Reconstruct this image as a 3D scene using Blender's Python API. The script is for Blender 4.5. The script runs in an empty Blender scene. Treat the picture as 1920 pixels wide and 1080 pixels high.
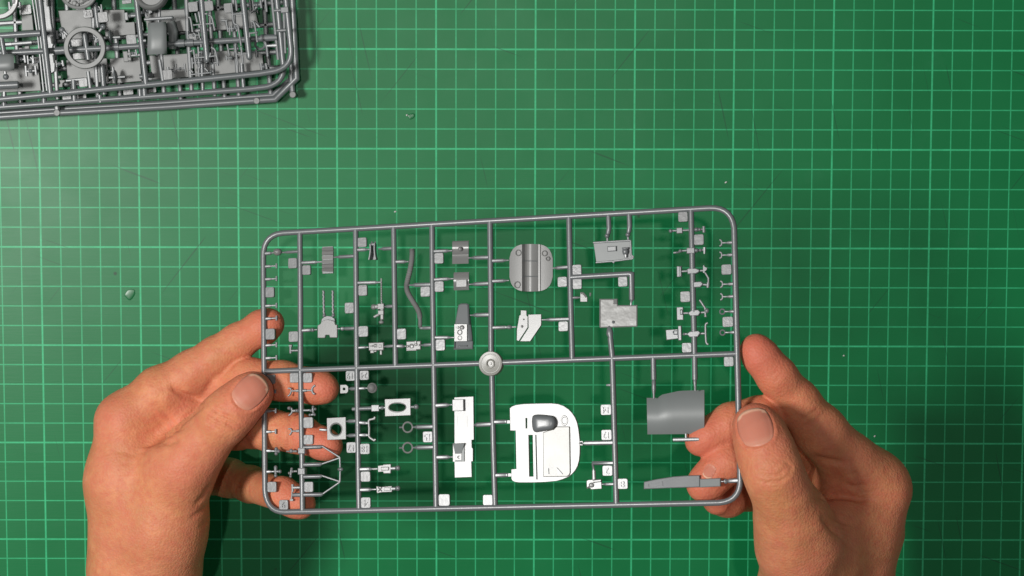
import bpy, bmesh, math, random, time
import numpy as np
from mathutils import Vector, Matrix, Euler
from mathutils.geometry import tessellate_polygon
from mathutils.bvhtree import BVHTree

random.seed(7)
RNG = np.random.default_rng(7)
scene = bpy.context.scene
COL = scene.collection
pi = math.pi

# ------------------------------------------------------------------ camera
F_PX = 4000.0                                   # focal length in photograph pixels (1920 wide)
CAM_C = Vector((-0.00753911, 0.09566934, 1.07901376))
CAM_E = Euler((-0.08747039, -0.00673597, 0.00237406), 'XYZ')
CAM_R = CAM_E.to_matrix()
cam_d = bpy.data.cameras.new("camera")
cam_d.sensor_width = 36.0
cam_d.lens = F_PX / 1920.0 * 36.0
cam_d.clip_start, cam_d.clip_end = 0.01, 50.0
cam = bpy.data.objects.new("camera", cam_d)
cam.location, cam.rotation_euler = CAM_C, CAM_E
COL.objects.link(cam)
scene.camera = cam

# ------------------------------------------------------------------ world and lamps
world = bpy.data.worlds.new("World")
scene.world = world
world.use_nodes = True
bg = world.node_tree.nodes["Background"]
bg.inputs[0].default_value = (0.95, 0.98, 1.0, 1)
bg.inputs[1].default_value = 0.115

def area_lamp(name, loc, aim, size, power, colour):
    d = bpy.data.lights.new(name, 'AREA')
    d.shape, d.size, d.energy, d.color = 'DISK', size, power, colour
    o = bpy.data.objects.new(name, d)
    o.location = loc
    o.rotation_euler = (Vector(aim) - Vector(loc)).to_track_quat('-Z', 'Y').to_euler()
    COL.objects.link(o)
    return o
area_lamp("bench_lamp", (-0.60, 0.085, 1.10), (-0.02, 0.0, 0.08), 0.22, 11.4, (1.0, 0.985, 0.96))
area_lamp("ceiling_lamp", (-0.02, 0.285, 3.0), (0.0, 0.0, 0.0), 0.045, 12.5, (1.0, 0.97, 0.93))

scene.view_settings.view_transform = 'Standard'
scene.view_settings.look = 'None'
scene.view_settings.exposure = 0.0
scene.view_settings.gamma = 1.0

# ------------------------------------------------------------------ helpers
def ray(px, py):
    d = Vector(((px - 960.0) / F_PX, -(py - 540.0) / F_PX, -1.0))
    return (CAM_R @ d)
def at(px, py, z):
    """world point seen at a photograph pixel, at height z above the mat"""
    d = ray(px, py)
    t = (z - CAM_C.z) / d.z
    return CAM_C + d * t

def tag(o, label=None, cat=None, group=None, kind=None):
    if label: o['label'] = label
    if cat: o['category'] = cat
    if group: o['group'] = group
    if kind: o['kind'] = kind
    return o

class MB:
    """collects vertices and faces of one mesh"""
    def __init__(s): s.v, s.f = [], []
    def add(s, vs, fs):
        n = len(s.v)
        s.v += [tuple(p) for p in vs]
        s.f += [tuple(i + n for i in f) for f in fs]
    def tube(s, pts, r, seg=10, caps=True, flat=1.0):
        pts = [Vector(p) for p in pts]
        if not isinstance(r, (list, tuple)): r = [r] * len(pts)
        ref = Vector((0, 0, 1))
        vs, fs = [], []
        for i, p in enumerate(pts):
            a = pts[max(i - 1, 0)]; b = pts[min(i + 1, len(pts) - 1)]
            t = (b - a)
            if 0 < i < len(pts) - 1:
                t = (p - a).normalized() + (b - p).normalized()
            t.normalize()
            x = t.cross(ref)
            if x.length < 1e-4: x = t.cross(Vector((1, 0, 0)))
            x.normalize(); y = x.cross(t).normalized()
            k = 1.0
            if 0 < i < len(pts) - 1:
                c = max(0.5, (p - a).normalized().dot(t)); k = 1 / c
            for j in range(seg):
                th = 2 * pi * (j + 0.5) / seg
                vs.append(p + x * (math.cos(th) * r[i] * k) + y * (math.sin(th) * r[i] * flat))
        for i in range(len(pts) - 1):
            for j in range(seg):
                k = (j + 1) % seg
                fs.append((i * seg + j, i * seg + k, (i + 1) * seg + k, (i + 1) * seg + j))
        if caps:
            fs.append(tuple(range(seg - 1, -1, -1)))
            fs.append(tuple((len(pts) - 1) * seg + j for j in range(seg)))
        s.add(vs, fs)
    def prism(s, loop, w0, w1, holes=(), inset=0.0):
        """loop: 2D points (u,v); extruded from w0 to w1; top edge chamfered by inset on the outline"""
        loops = [list(loop)] + [list(h) for h in holes]
        def area(l): return sum(l[i][0] * l[(i + 1) % len(l)][1] - l[(i + 1) % len(l)][0] * l[i][1] for i in range(len(l)))
        if area(loops[0]) < 0: loops[0].reverse()
        for h in loops[1:]:
            if area(h) > 0: h.reverse()
        tops = []
        for l in loops:
            if inset > 0:
                q = []
                n = len(l)
                for i in range(n):
                    p = Vector(l[i]); a = Vector(l[i - 1]); b = Vector(l[(i + 1) % n])
                    e1 = (p - a).normalized(); e2 = (b - p).normalized()
                    n1 = Vector((-e1.y, e1.x)); n2 = Vector((-e2.y, e2.x))
                    m = (n1 + n2)
                    if m.length < 1e-6: m = n1
                    m.normalize()
                    q.append(p + m * (inset / max(0.5, m.dot(n1))))
                tops.append(q)
            else:
                tops.append([Vector(p) for p in l])
        tris = tessellate_polygon([[Vector((p[0], p[1], 0)) for p in l] for l in loops])
        flat_t = [p for l in tops for p in l]; flat_b = [p for l in loops for p in l]
        n = len(flat_t)
        wm = w1 - inset
        vs = [(p[0], p[1], w0) for p in flat_b] + [(p[0], p[1], wm) for p in flat_b] + [(p[0], p[1], w1) for p in flat_t]
        fs = []
        for t in tris:
            a, b, c = t
            A, B, Cc = flat_b[a], flat_b[b], flat_b[c]
            ar = (B[0] - A[0]) * (Cc[1] - A[1]) - (B[1] - A[1]) * (Cc[0] - A[0])
            if ar < 0: a, c = c, a
            fs.append((a + 2 * n, b + 2 * n, c + 2 * n)); fs.append((c, b, a))
        o = 0
        for l in loops:
            m = len(l)
            for i in range(m):
                j = (i + 1) % m
                fs.append((o + i, o + j, o + j + n, o + i + n))
                fs.append((o + i + n, o + j + n, o + j + 2 * n, o + i + 2 * n))
            o += m
        s.add(vs, fs)
    def lathe(s, c, prof, seg=28, sx=1.0, sy=1.0):
        """profile of (r, w) turned about the local w axis through c=(u,v,w)"""
        vs, fs = [], []
        for r, w in prof:
            for j in range(seg):
                th = 2 * pi * j / seg
                vs.append((c[0] + math.cos(th) * r * sx, c[1] + math.sin(th) * r * sy, c[2] + w))
        for i in range(len(prof) - 1):
            for j in range(seg):
                k = (j + 1) % seg
                fs.append((i * seg + j, i * seg + k, (i + 1) * seg + k, (i + 1) * seg + j))
        if prof[0][0] > 1e-7: pass
        s.add(vs, fs)
    def ball(s, c, rx, ry=None, rz=None, seg=12, rings=7):
        ry = rx if ry is None else ry; rz = rx if rz is None else rz
        vs = [(c[0], c[1], c[2] - rz)]; fs = []
        for i in range(1, rings):
            ph = -pi / 2 + pi * i / rings
            for j in range(seg):
                th = 2 * pi * j / seg
                vs.append((c[0] + rx * math.cos(ph) * math.cos(th), c[1] + ry * math.cos(ph) * math.sin(th), c[2] + rz * math.sin(ph)))
        vs.append((c[0], c[1], c[2] + rz))
        for j in range(seg):
            k = (j + 1) % seg
            fs.append((0, 1 + k, 1 + j))
            for i in range(rings - 2):
                fs.append((1 + i * seg + j, 1 + i * seg + k, 1 + (i + 1) * seg + k, 1 + (i + 1) * seg + j))
            fs.append((1 + (rings - 2) * seg + j, 1 + (rings - 2) * seg + k, len(vs) - 1))
        s.add(vs, fs)
    def sheet(s, grid, thick):
        """grid[i][j] of 3D points; closed slab of the given thickness below it"""
        R, Cn = len(grid), len(grid[0])
        top = [Vector(p) for r in grid for p in r]
        nrm = []
        for i in range(R):
            for j in range(Cn):
                a = Vector(grid[min(i + 1, R - 1)][j]) - Vector(grid[max(i - 1, 0)][j])
                b = Vector(grid[i][min(j + 1, Cn - 1)]) - Vector(grid[i][max(j - 1, 0)])
                n = a.cross(b)
                if n.z < 0: n.negate()
                nrm.append(n.normalized())
        bot = [p - n * thick for p, n in zip(top, nrm)]
        N = R * Cn; fs = []
        for i in range(R - 1):
            for j in range(Cn - 1):
                a, b, c, d = i * Cn + j, i * Cn + j + 1, (i + 1) * Cn + j + 1, (i + 1) * Cn + j
                fs += [(a, b, c, d), (d + N, c + N, b + N, a + N)]
        rim = [j for j in range(Cn)] + [i * Cn + Cn - 1 for i in range(1, R)] + [(R - 1) * Cn + j for j in range(Cn - 2, -1, -1)] + [i * Cn for i in range(R - 2, 0, -1)]
        for q in range(len(rim)):
            a, b = rim[q], rim[(q + 1) % len(rim)]
            fs.append((b, a, a + N, b + N))
        s.add(top + bot, fs)
    def build(s, name, mat, parent=None, sharp=38):
        me = bpy.data.meshes.new(name)
        me.from_pydata(s.v, [], s.f)
        bm = bmesh.new(); bm.from_mesh(me)
        bmesh.ops.remove_doubles(bm, verts=bm.verts, dist=1e-7)
        bmesh.ops.recalc_face_normals(bm, faces=bm.faces)
        bm.to_mesh(me); bm.free()
        me.materials.append(mat)
        me.shade_smooth()
        me.set_sharp_from_angle(angle=math.radians(sharp))
        o = bpy.data.objects.new(name, me)
        COL.objects.link(o)
        if parent: o.parent = parent
        return o

def rrect(w, h, r, seg=4, cx=0.0, cy=0.0):
    pts = []
    for (sx, sy, a0) in ((1, 1, 0), (-1, 1, 90), (-1, -1, 180), (1, -1, 270)):
        for k in range(seg + 1):
            a = math.radians(a0 + 90 * k / seg)
            pts.append((cx + sx * (w / 2 - r) + r * math.cos(a), cy + sy * (h / 2 - r) + r * math.sin(a)))
    return pts

def smooth_poly(pts, it=2):
    """corner cutting of a closed outline"""
    for _ in range(it):
        q = []
        for i in range(len(pts)):
            a, b = pts[i], pts[(i + 1) % len(pts)]
            q.append((a[0] * .75 + b[0] * .25, a[1] * .75 + b[1] * .25))
            q.append((a[0] * .25 + b[0] * .75, a[1] * .25 + b[1] * .75))
        pts = q
    return pts
def smooth_line(pts, it=2):
    for _ in range(it):
        q = [pts[0]]
        for a, b in zip(pts[:-1], pts[1:]):
            q.append(tuple(x * .75 + y * .25 for x, y in zip(a, b)))
            q.append(tuple(x * .25 + y * .75 for x, y in zip(a, b)))
        q.append(pts[-1]); pts = q
    return pts

# ------------------------------------------------------------------ materials
def new_mat(name):
    m = bpy.data.materials.new(name); m.use_nodes = True
    nt = m.node_tree
    return m, nt, nt.nodes["Principled BSDF"]
def N(nt, t, **kw):
    n = nt.nodes.new(t)
    for k, v in kw.items(): setattr(n, k, v)
    return n
def math_node(nt, op, a, b=None, c=None):
    n = N(nt, 'ShaderNodeMath', operation=op)
    for i, x in enumerate((a, b, c)):
        if x is None: continue
        if isinstance(x, (int, float)): n.inputs[i].default_value = x
        else: nt.links.new(x, n.inputs[i])
    return n.outputs[0]
def mix_rgb(nt, fac, a, b):
    n = N(nt, 'ShaderNodeMix', data_type='RGBA')
    for sock, x in ((n.inputs[0], fac), (n.inputs[6], a), (n.inputs[7], b)):
        if isinstance(x, (int, float)): sock.default_value = x
        elif isinstance(x, tuple): sock.default_value = x
        else: nt.links.new(x, sock)
    return n.outputs[2]
def noise(nt, vec, scale, detail=3, rough=0.55):
    n = N(nt, 'ShaderNodeTexNoise')
    n.inputs['Scale'].default_value = scale; n.inputs['Detail'].default_value = detail; n.inputs['Roughness'].default_value = rough
    nt.links.new(vec, n.inputs['Vector'])
    return n.outputs['Fac']
def remap(nt, x, a, b, c, d):
    n = N(nt, 'ShaderNodeMapRange')
    nt.links.new(x, n.inputs[0])
    for i, v in enumerate((a, b, c, d)): n.inputs[i + 1].default_value = v
    return n.outputs[0]

def plastic(name, col, rough, bump=0.05, scale=2500, vary=0.08, dr=0.02, spec=0.6):
    m, nt, p = new_mat(name)
    tc = N(nt, 'ShaderNodeTexCoord').outputs['Object']
    a = noise(nt, tc, 60, 3); b = noise(nt, tc, scale, 2)
    c1 = tuple(x * (1 - vary) for x in col) + (1,); c2 = tuple(x * (1 + vary) for x in col) + (1,)
    nt.links.new(mix_rgb(nt, a, c1, c2), p.inputs['Base Color'])
    nt.links.new(remap(nt, noise(nt, tc, 180, 3), 0.3, 0.7, rough - dr, rough + dr), p.inputs['Roughness'])
    p.inputs['Specular IOR Level'].default_value = spec
    bn = N(nt, 'ShaderNodeBump'); bn.inputs['Strength'].default_value = bump; bn.inputs['Distance'].default_value = 0.0004
    nt.links.new(b, bn.inputs['Height']); nt.links.new(bn.outputs[0], p.inputs['Normal'])
    return m
PLASTIC = plastic("grey_styrene", (0.140, 0.150, 0.155), 0.33, spec=0.8)
PLASTIC_TAG = plastic("grained_grey_styrene", (0.165, 0.170, 0.172), 0.31, bump=0.13, scale=640, dr=0.01)
PLASTIC_LOW = plastic("stacked_grey_styrene", (0.142, 0.154, 0.160), 0.33, spec=0.8)
PLASTIC_PANEL = plastic("stacked_panel_styrene", (0.200, 0.205, 0.200), 0.46)
PLASTIC_FLAT = plastic("satin_grey_styrene", (0.190, 0.190, 0.185), 0.31, vary=0.03, dr=0.006, spec=0.66)
PLASTIC_CREAM = plastic("smooth_grey_styrene", (0.200, 0.196, 0.170), 0.33, vary=0.02, dr=0.006, spec=0.66)
PLASTIC_WORN = plastic("rippled_grey_styrene", (0.180, 0.180, 0.170), 0.38, bump=0.35, scale=260, dr=0.05)
PLASTIC_DARK = plastic("blue_grey_styrene", (0.195, 0.210, 0.208), 0.44, dr=0.01)

def make_mat_material():
    m, nt, p = new_mat("cutting_mat_print")
    tc = N(nt, 'ShaderNodeTexCoord').outputs['Object']
    sx = N(nt, 'ShaderNodeSeparateXYZ'); nt.links.new(tc, sx.inputs[0])
    X = math_node(nt, 'ADD', sx.outputs[0], 4.77 * 0.05 + 2.0)
    Y = math_node(nt, 'ADD', sx.outputs[1], -2.43 * 0.05 + 2.0)
    def line(c, period, hw):
        d = math_node(nt, 'PINGPONG', c, period / 2)
        return remap(nt, d, hw - 0.00013, hw + 0.00013, 1.0, 0.0)
    masks = []
    for c in (X, Y):
        masks.append(math_node(nt, 'MAXIMUM', math_node(nt, 'MULTIPLY', line(c, 0.01, 0.00028), 0.84), line(c, 0.05, 0.00042)))
    mk = math_node(nt, 'MAXIMUM', masks[0], masks[1])
    wear = remap(nt, noise(nt, tc, 90, 4), 0.3, 0.6, 0.72, 1.0)
    fine = remap(nt, noise(nt, tc, 900, 2), 0.25, 0.6, 0.75, 1.0)
    mk = math_node(nt, 'MULTIPLY', math_node(nt, 'MULTIPLY', mk, wear), fine)
    base = mix_rgb(nt, remap(nt, noise(nt, tc, 14, 5), 0.35, 0.65, 0, 1), (0.0015, 0.158, 0.044, 1), (0.0035, 0.180, 0.053, 1))
    # worn, dusty patches (dried glue haze) with shapes of their own
    base = mix_rgb(nt, remap(nt, noise(nt, tc, 55, 6, 0.7), 0.58, 0.85, 0, 0.30), base, (0.030, 0.19, 0.085, 1))
    # small dark nicks
    v = N(nt, 'ShaderNodeTexVoronoi'); v.inputs['Scale'].default_value = 30; nt.links.new(tc, v.inputs['Vector'])
    nick = remap(nt, v.outputs['Distance'], 0.018, 0.035, 0.75, 0.0)
    base = mix_rgb(nt, nick, base, (0.012, 0.030, 0.018, 1))
    # knife cuts: rare thin strokes in three directions
    for ang, thr, seed in ((0.35, 0.735, 3.1), (-0.9, 0.745, 9.7), (1.35, 0.74, 5.3)):
        mp = N(nt, 'ShaderNodeMapping'); mp.inputs['Rotation'].default_value = (0, 0, ang); mp.inputs['Location'].default_value = (seed, seed * 2, 0)
        nt.links.new(tc, mp.inputs[0])
        mp2 = N(nt, 'ShaderNodeMapping'); mp2.inputs['Scale'].default_value = (14, 620, 1); nt.links.new(mp.outputs[0], mp2.inputs[0])
        cut = remap(nt, noise(nt, mp2.outputs[0], 1.0, 1), thr, thr + 0.03, 0.0, 0.55)
        base = mix_rgb(nt, cut, base, (0.010, 0.060, 0.028, 1)); mk = math_node(nt, 'MULTIPLY', mk, math_node(nt, 'SUBTRACT', 1.0, cut))
    col = mix_rgb(nt, mk, base, (0.045, 0.52, 0.225, 1))
    nt.links.new(col, p.inputs['Base Color'])
    # fine brushed grain along X
    mp = N(nt, 'ShaderNodeMapping'); mp.inputs['Scale'].default_value = (60, 1400, 60); nt.links.new(tc, mp.inputs[0])
    grain = noise(nt, mp.outputs[0], 1.0, 3)
    g2 = noise(nt, tc, 1700, 2)
    h = math_node(nt, 'ADD', math_node(nt, 'MULTIPLY', grain, 0.6), math_node(nt, 'MULTIPLY', g2, 0.5))
    bn = N(nt, 'ShaderNodeBump'); bn.inputs['Strength'].default_value = 0.07; bn.inputs['Distance'].default_value = 0.0005
    nt.links.new(h, bn.inputs['Height']); nt.links.new(bn.outputs[0], p.inputs['Normal'])
    nt.links.new(remap(nt, noise(nt, tc, 40, 5), 0.3, 0.7, 0.355, 0.395), p.inputs['Roughness'])
    p.inputs['Specular IOR Level'].default_value = 0.25
    return m
MAT_PRINT = make_mat_material()

def make_skin():
    m, nt, p = new_mat("skin")
    tc = N(nt, 'ShaderNodeTexCoord').outputs['Object']
    at_ = N(nt, 'ShaderNodeAttribute'); at_.attribute_name = "flush"
    mott = remap(nt, noise(nt, tc, 85, 4), 0.3, 0.7, 0, 1)
    base = mix_rgb(nt, mott, (0.56, 0.218, 0.100, 1), (0.73, 0.300, 0.146, 1))
    base = mix_rgb(nt, remap(nt, noise(nt, tc, 300, 4), 0.40, 0.66, 0, 0.65), base, (0.60, 0.172, 0.095, 1))
    base = mix_rgb(nt, remap(nt, noise(nt, tc, 38, 3), 0.42, 0.66, 0, 0.45), base, (0.66, 0.215, 0.135, 1))
    base = mix_rgb(nt, remap(nt, noise(nt, tc, 52, 3), 0.52, 0.72, 0, 0.40), base, (0.52, 0.235, 0.085, 1))
    base = mix_rgb(nt, at_.outputs['Fac'], base, (0.64, 0.160, 0.105, 1))
    nt.links.new(base, p.inputs['Base Color'])
    p.inputs['Roughness'].default_value = 0.54
    p.inputs['Specular IOR Level'].default_value = 0.27
    p.inputs['Subsurface Weight'].default_value = 0.22
    p.inputs['Subsurface Radius'].default_value = (1.0, 0.35, 0.18)
    p.inputs['Subsurface Scale'].default_value = 0.0022
    v = N(nt, 'ShaderNodeTexVoronoi'); v.inputs['Scale'].default_value = 900; nt.links.new(tc, v.inputs['Vector'])
    h = math_node(nt, 'ADD', math_node(nt, 'MULTIPLY', v.outputs['Distance'], 0.6), math_node(nt, 'MULTIPLY', noise(nt, tc, 330, 4), 0.9))
    bn = N(nt, 'ShaderNodeBump'); bn.inputs['Strength'].default_value = 0.32; bn.inputs['Distance'].default_value = 0.0009
    nt.links.new(h, bn.inputs['Height']); nt.links.new(bn.outputs[0], p.inputs['Normal'])
    return m
SKIN = make_skin()
def make_nail():
    m, nt, p = new_mat("nail")
    at_ = N(nt, 'ShaderNodeAttribute'); at_.attribute_name = "free_edge"
    c = mix_rgb(nt, at_.outputs['Fac'], (0.58, 0.215, 0.145, 1), (0.74, 0.42, 0.29, 1))
    nt.links.new(c, p.inputs['Base Color'])
    p.inputs['Roughness'].default_value = 0.36
    p.inputs['Specular IOR Level'].default_value = 0.2
    p.inputs['Subsurface Weight'].default_value = 0.15
    p.inputs['Subsurface Scale'].default_value = 0.001
    p.inputs['Subsurface Radius'].default_value = (1.0, 0.4, 0.25)
    return m
NAIL = make_nail()
def make_glue():
    m, nt, p = new_mat("dried_glue_film")
    tc = N(nt, 'ShaderNodeTexCoord').outputs['Object']
    nt.links.new(mix_rgb(nt, noise(nt, tc, 700, 3), (0.004, 0.125, 0.036, 1), (0.005, 0.155, 0.046, 1)), p.inputs['Base Color'])
    p.inputs['Roughness'].default_value = 0.33
    return m
GLUE = make_glue()
def simple(name, col, rough):
    m, nt, p = new_mat(name)
    tc = N(nt, 'ShaderNodeTexCoord').outputs['Object']
    nt.links.new(mix_rgb(nt, noise(nt, tc, 12, 5), tuple(c * .8 for c in col) + (1,), tuple(c * 1.15 for c in col) + (1,)), p.inputs['Base Color'])
    p.inputs['Roughness'].default_value = rough
    return m
DESK = simple("dark_desk", (0.10, 0.075, 0.055), 0.5)
WHITE_BIT = simple("white_plastic_crumb", (0.75, 0.75, 0.72), 0.5)

# ------------------------------------------------------------------ setting
b = MB(); b.prism(rrect(0.96, 0.70, 0.012, 5), -0.0035, 0.0, inset=0.0004)
mat_o = b.build("cutting_mat", MAT_PRINT)
tag(mat_o, "large green self-healing cutting mat printed with a pale centimetre grid", "cutting mat")
b = MB(); b.prism(rrect(1.6, 1.1, 0.01, 3), -0.045, -0.0045, inset=0.002)
desk_o = b.build("desk_surface", DESK); tag(desk_o, kind='structure')

def drop(px, py, r, sx, label, mat, h):
    b = MB(); b.ball((0, 0, 0), r * sx, r, h, 18, 8); b.v = [(x * (1 + .16 * math.sin(3 * math.atan2(y, x) + r * 900)), y * (1 + .14 * math.cos(2 * math.atan2(y, x))), z) for x, y, z in b.v]
    o = b.build("glue_drop", mat); o.location = at(px, py, 0.0003); o.rotation_euler.z = random.random() * 3
    tag(o, label, "glue drop")
    return o
drop(243, 552, 0.0026, 1.1, "dried clear glue drop on the pale left part of the green mat", GLUE, 0.0002)
drop(771, 218, 0.0016, 1.1, "small dried glue drop on the mat right of the stacked sprues", GLUE, 0.00018)
def crumb(px, py, l, a, label):
    b = MB(); b.tube([(-l, 0, 0), (0, 0.0001, 0.0002), (l, 0, 0)], [0.0002, 0.00042, 0.00025], 6)
    o = b.build("plastic_crumb", WHITE_BIT); o.location = at(px, py, 0.0004); o.rotation_euler.z = a
    tag(o, label, "crumb")
crumb(741, 397, 0.0005, 0.3, "tiny white plastic crumb on the mat just above the held sprue's top rail")
crumb(763, 216, 0.0004, 1.2, "tiny white crumb beside the small dried glue drop")
crumb(1582, 667, 0.0004, 0.2, "tiny white crumb on the mat above the right hand's index knuckle")
crumb(1640, 818, 0.0005, 0.9, "tiny white crumb on the mat right of the right index finger")
crumb(1361, 342, 0.0006, 0.6, "tiny pale crumb on the mat above the sprue's upper right corner")

# ------------------------------------------------------------------ sprues
FONT = {}
def text_mesh(txt):
    if txt not in FONT:
        c = bpy.data.curves.new("numeral_curve", 'FONT'); c.body = txt; c.align_x = 'CENTER'; c.align_y = 'CENTER'
        c.size = 1.0; c.extrude = 0.08; c.resolution_u = 2; c.offset = -0.012
        o = bpy.data.objects.new("numeral_curve", c); COL.objects.link(o)
        bpy.context.view_layer.update()
        me = o.evaluated_get(bpy.context.evaluated_depsgraph_get()).to_mesh()
        FONT[txt] = ([v.co.copy() for v in me.vertices], [tuple(p.vertices) for p in me.polygons])
        bpy.data.objects.remove(o)
    return FONT[txt]

class Sprue:
    """a flat plastic frame; photograph pixels are carried onto its own tilted plane"""
    def __init__(s, origin, n, u, label, group=None, mat=PLASTIC):
        s.n = Vector(n).normalized(); s.u = (Vector(u) - s.n * Vector(u).dot(s.n)).normalized(); s.vv = s.n.cross(s.u)
        s.o = Vector(origin); s.mat = mat
        M = Matrix((s.u, s.vv, s.n)).transposed().to_4x4(); M.translation = s.o
        s.root = bpy.data.objects.new("plastic_sprue", None); s.root.empty_display_size = 0.02
        COL.objects.link(s.root); s.root.matrix_world = M
        tag(s.root, label, "sprue", group)
    def L(s, px, py, w=0.0):
        d = ray(px, py)
        t = ((s.o - CAM_C).dot(s.n) + w) / d.dot(s.n)
        q = CAM_C + d * t - s.o
        return Vector((q.dot(s.u), q.dot(s.vv), w))
    def P(s, pts, w=0.0): return [s.L(p[0], p[1], w) for p in pts]
    def P2(s, pts, w=0.0): return [tuple(s.L(p[0], p[1], w))[:2] for p in pts]
    def mm(s, px, py): return (s.L(px + 10, py) - s.L(px - 10, py)).length / 20     # metres per pixel
    def part(s, name, b, mat=None, sharp=38): return b.build(name, mat or s.mat, s.root, sharp)
    def rod(s, name, pts, r, seg=10, w=0.0, mat=None, parent=None):
        b = MB(); b.tube([s.L(p[0], p[1], p[2] if len(p) > 2 else w) for p in pts], r, seg)
        return b.build(name, mat or s.mat, parent or s.root)
    def gate(s, x0, y0, x1, y1, r=0.85, tip=0.35, w=0.0, neck=0.28, bead=False):
        """runner stub that narrows to the part it feeds"""
        a, c = s.L(x0, y0, w), s.L(x1, y1, w)
        d = c - a; k = max(0.35, 1 - neck)
        b = MB()
        if bead:
            b.tube([a, a + d * .55, a + d * .62, a + d * .70, a + d * .78, a + d * .84, c], [r / 1000, r / 1000, r * .7 / 1000, r * 1.15 / 1000, r * 1.1 / 1000, tip / 1000, tip / 1000], 8)
        else:
            b.tube([a, a + d * k * .96, a + d * k, a + d * (k + .12), c], [r / 1000, r / 1000, r * .92 / 1000, tip * 1.2 / 1000, tip / 1000], 8)
        return b.build("gate", s.mat, s.root)
    def box(s, b, x0, y0, x1, y1, w0, w1, inset=0.0, rot=0.0, holes=()):
        c = s.L((x0 + x1) / 2, (y0 + y1) / 2, w1); m = s.mm((x0 + x1) / 2, (y0 + y1) / 2)
        hw, hh = abs(x1 - x0) * m / 2, abs(y1 - y0) * m / 2
        pts = [(-hw, -hh), (hw, -hh), (hw, hh), (-hw, hh)]
        cr, sr = math.cos(rot), math.sin(rot)
        b.prism([(c.x + p[0] * cr - p[1] * sr, c.y + p[0] * sr + p[1] * cr) for p in pts], w0, w1, holes, inset)
    def plate(s, b, pts, w0, w1, holes=(), inset=0.0):
        b.prism(s.P2(pts, w1), w0, w1, [s.P2(h, w1) for h in holes], inset)
    def tag(s, x0, y0, x1, y1, txt=None, rot=180, w=0.0, mat=PLASTIC_TAG):
        c = s.L((x0 + x1) / 2, (y0 + y1) / 2, w); m = s.mm((x0 + x1) / 2, (y0 + y1) / 2)
        wd, ht = (x1 - x0) * m, (y1 - y0) * m
        b = MB(); b.prism(rrect(wd, ht, min(wd, ht) * 0.16, 3, c.x, c.y), w - 0.0006, w + 0.0006, inset=0.00015)
        if txt:
            vs, fs = text_mesh(txt); k = ht * 0.92; kx = k * (0.82 if len(txt) > 1 else 1)
            a = math.radians(rot); cr, sr = math.cos(a), math.sin(a)
            b.add([(c.x + (p.x * kx * cr - p.y * k * sr), c.y + (p.x * kx * sr + p.y * k * cr), w + 0.00055 + (p.z + 0.08) * 0.0034) for p in vs], fs)
        o = b.build("number_tag", mat, s.root, 30)
        return o

# --- the sprue held in the two hands
PLN_N = Vector((-0.29344229, 0.16039514, 0.94242508))
PLN_O = Vector((-0.00982, -0.01928, 0.150))
PLN_U = Vector((0.207457, 0.014826, 0.062072))
def plane_z(px, py, dz=0.0):
    d = ray(px, py); t = (PLN_O - CAM_C).dot(PLN_N) / d.dot(PLN_N)
    return (CAM_C + d * t).z + dz

H = Sprue(PLN_O, PLN_N, PLN_U, "grey plastic sprue held up between the two hands, with a pale door-shaped panel")
RR = 0.00126
def arc(p0, pc, p1, n=7):
    return [((1 - t) ** 2 * p0[0] + 2 * t * (1 - t) * pc[0] + t * t * p1[0], (1 - t) ** 2 * p0[1] + 2 * t * (1 - t) * pc[1] + t * t * p1[1]) for t in [i / n for i in range(n + 1)]]
loop = arc((493.8, 482), (492.8, 440), (531, 436.8)) + arc((1330, 390.2), (1372, 387.5), (1376.6, 428)) + arc((1388, 898), (1389.5, 940), (1348, 942.6)) + arc((536, 960), (500, 961.5), (497, 918))
b = MB(); pts = H.P(loop); pts = pts + [pts[0] * .5 + pts[-1] * .5]
pts = [pts[-1]] + pts
b.tube(pts, RR * 1.04, 12, caps=False)
H.part("outer_frame", b)
def runner(*p, r=RR): return H.rod("runner", p, r, 12)
runner((494.8, 696.5), (1382.5, 663.2))
runner((562.3, 435), (563.4, 560), (563.6, 690)); runner((563.6, 690), (566, 830), (567.3, 957))
runner((667, 429.5), (668, 560), (669.3, 689)); runner((669.3, 689), (671.5, 830), (673.3, 953))
runner((738.2, 425.5), (740, 560), (741.8, 686))
runner((810, 421.5), (811.4, 560), (813.4, 683)); runner((813.4, 683), (816, 830), (817.8, 950))
runner((918.8, 415.5), (920.4, 560), (921, 678)); runner((922, 686), (925, 830), (928.4, 947))
runner((1067, 407.5), (1069.5, 540), (1073, 673))
runner((1144.5, 634), (1148, 668)); runner((1148, 668), (1152, 810), (1155.8, 944))
runner((1295.8, 393.5), (1299, 530), (1302.3, 664)); runner((1302.5, 664), (1303, 712), r=RR * .95)
runner((1225, 670), (1225.8, 712), r=RR * .95)
runner((1070, 520), (1180, 513.6), (1184.5, 514.5), (1184.6, 562))
# hub where the plastic was injected
b = MB(); c = H.L(921.5, 682); m = H.mm(921, 682)
b.lathe(c, [(0.0001, -0.0012), (21 * m, -0.0012), (22.3 * m, -0.0009), (22.3 * m, 0.0013), (21.4 * m, 0.00170), (17.5 * m, 0.00158), (17 * m, 0.00142), (16.2 * m, 0.00142), (15.8 * m, 0.00156), (8.6 * m, 0.00138), (8 * m, 0.0019), (5.6 * m, 0.0020), (5.2 * m, 0.0013), (2.6 * m, 0.0013), (2.2 * m, 0.0018), (0.0001, 0.0018)], 36)
H.part("hub", b, PLASTIC_CREAM)

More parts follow.
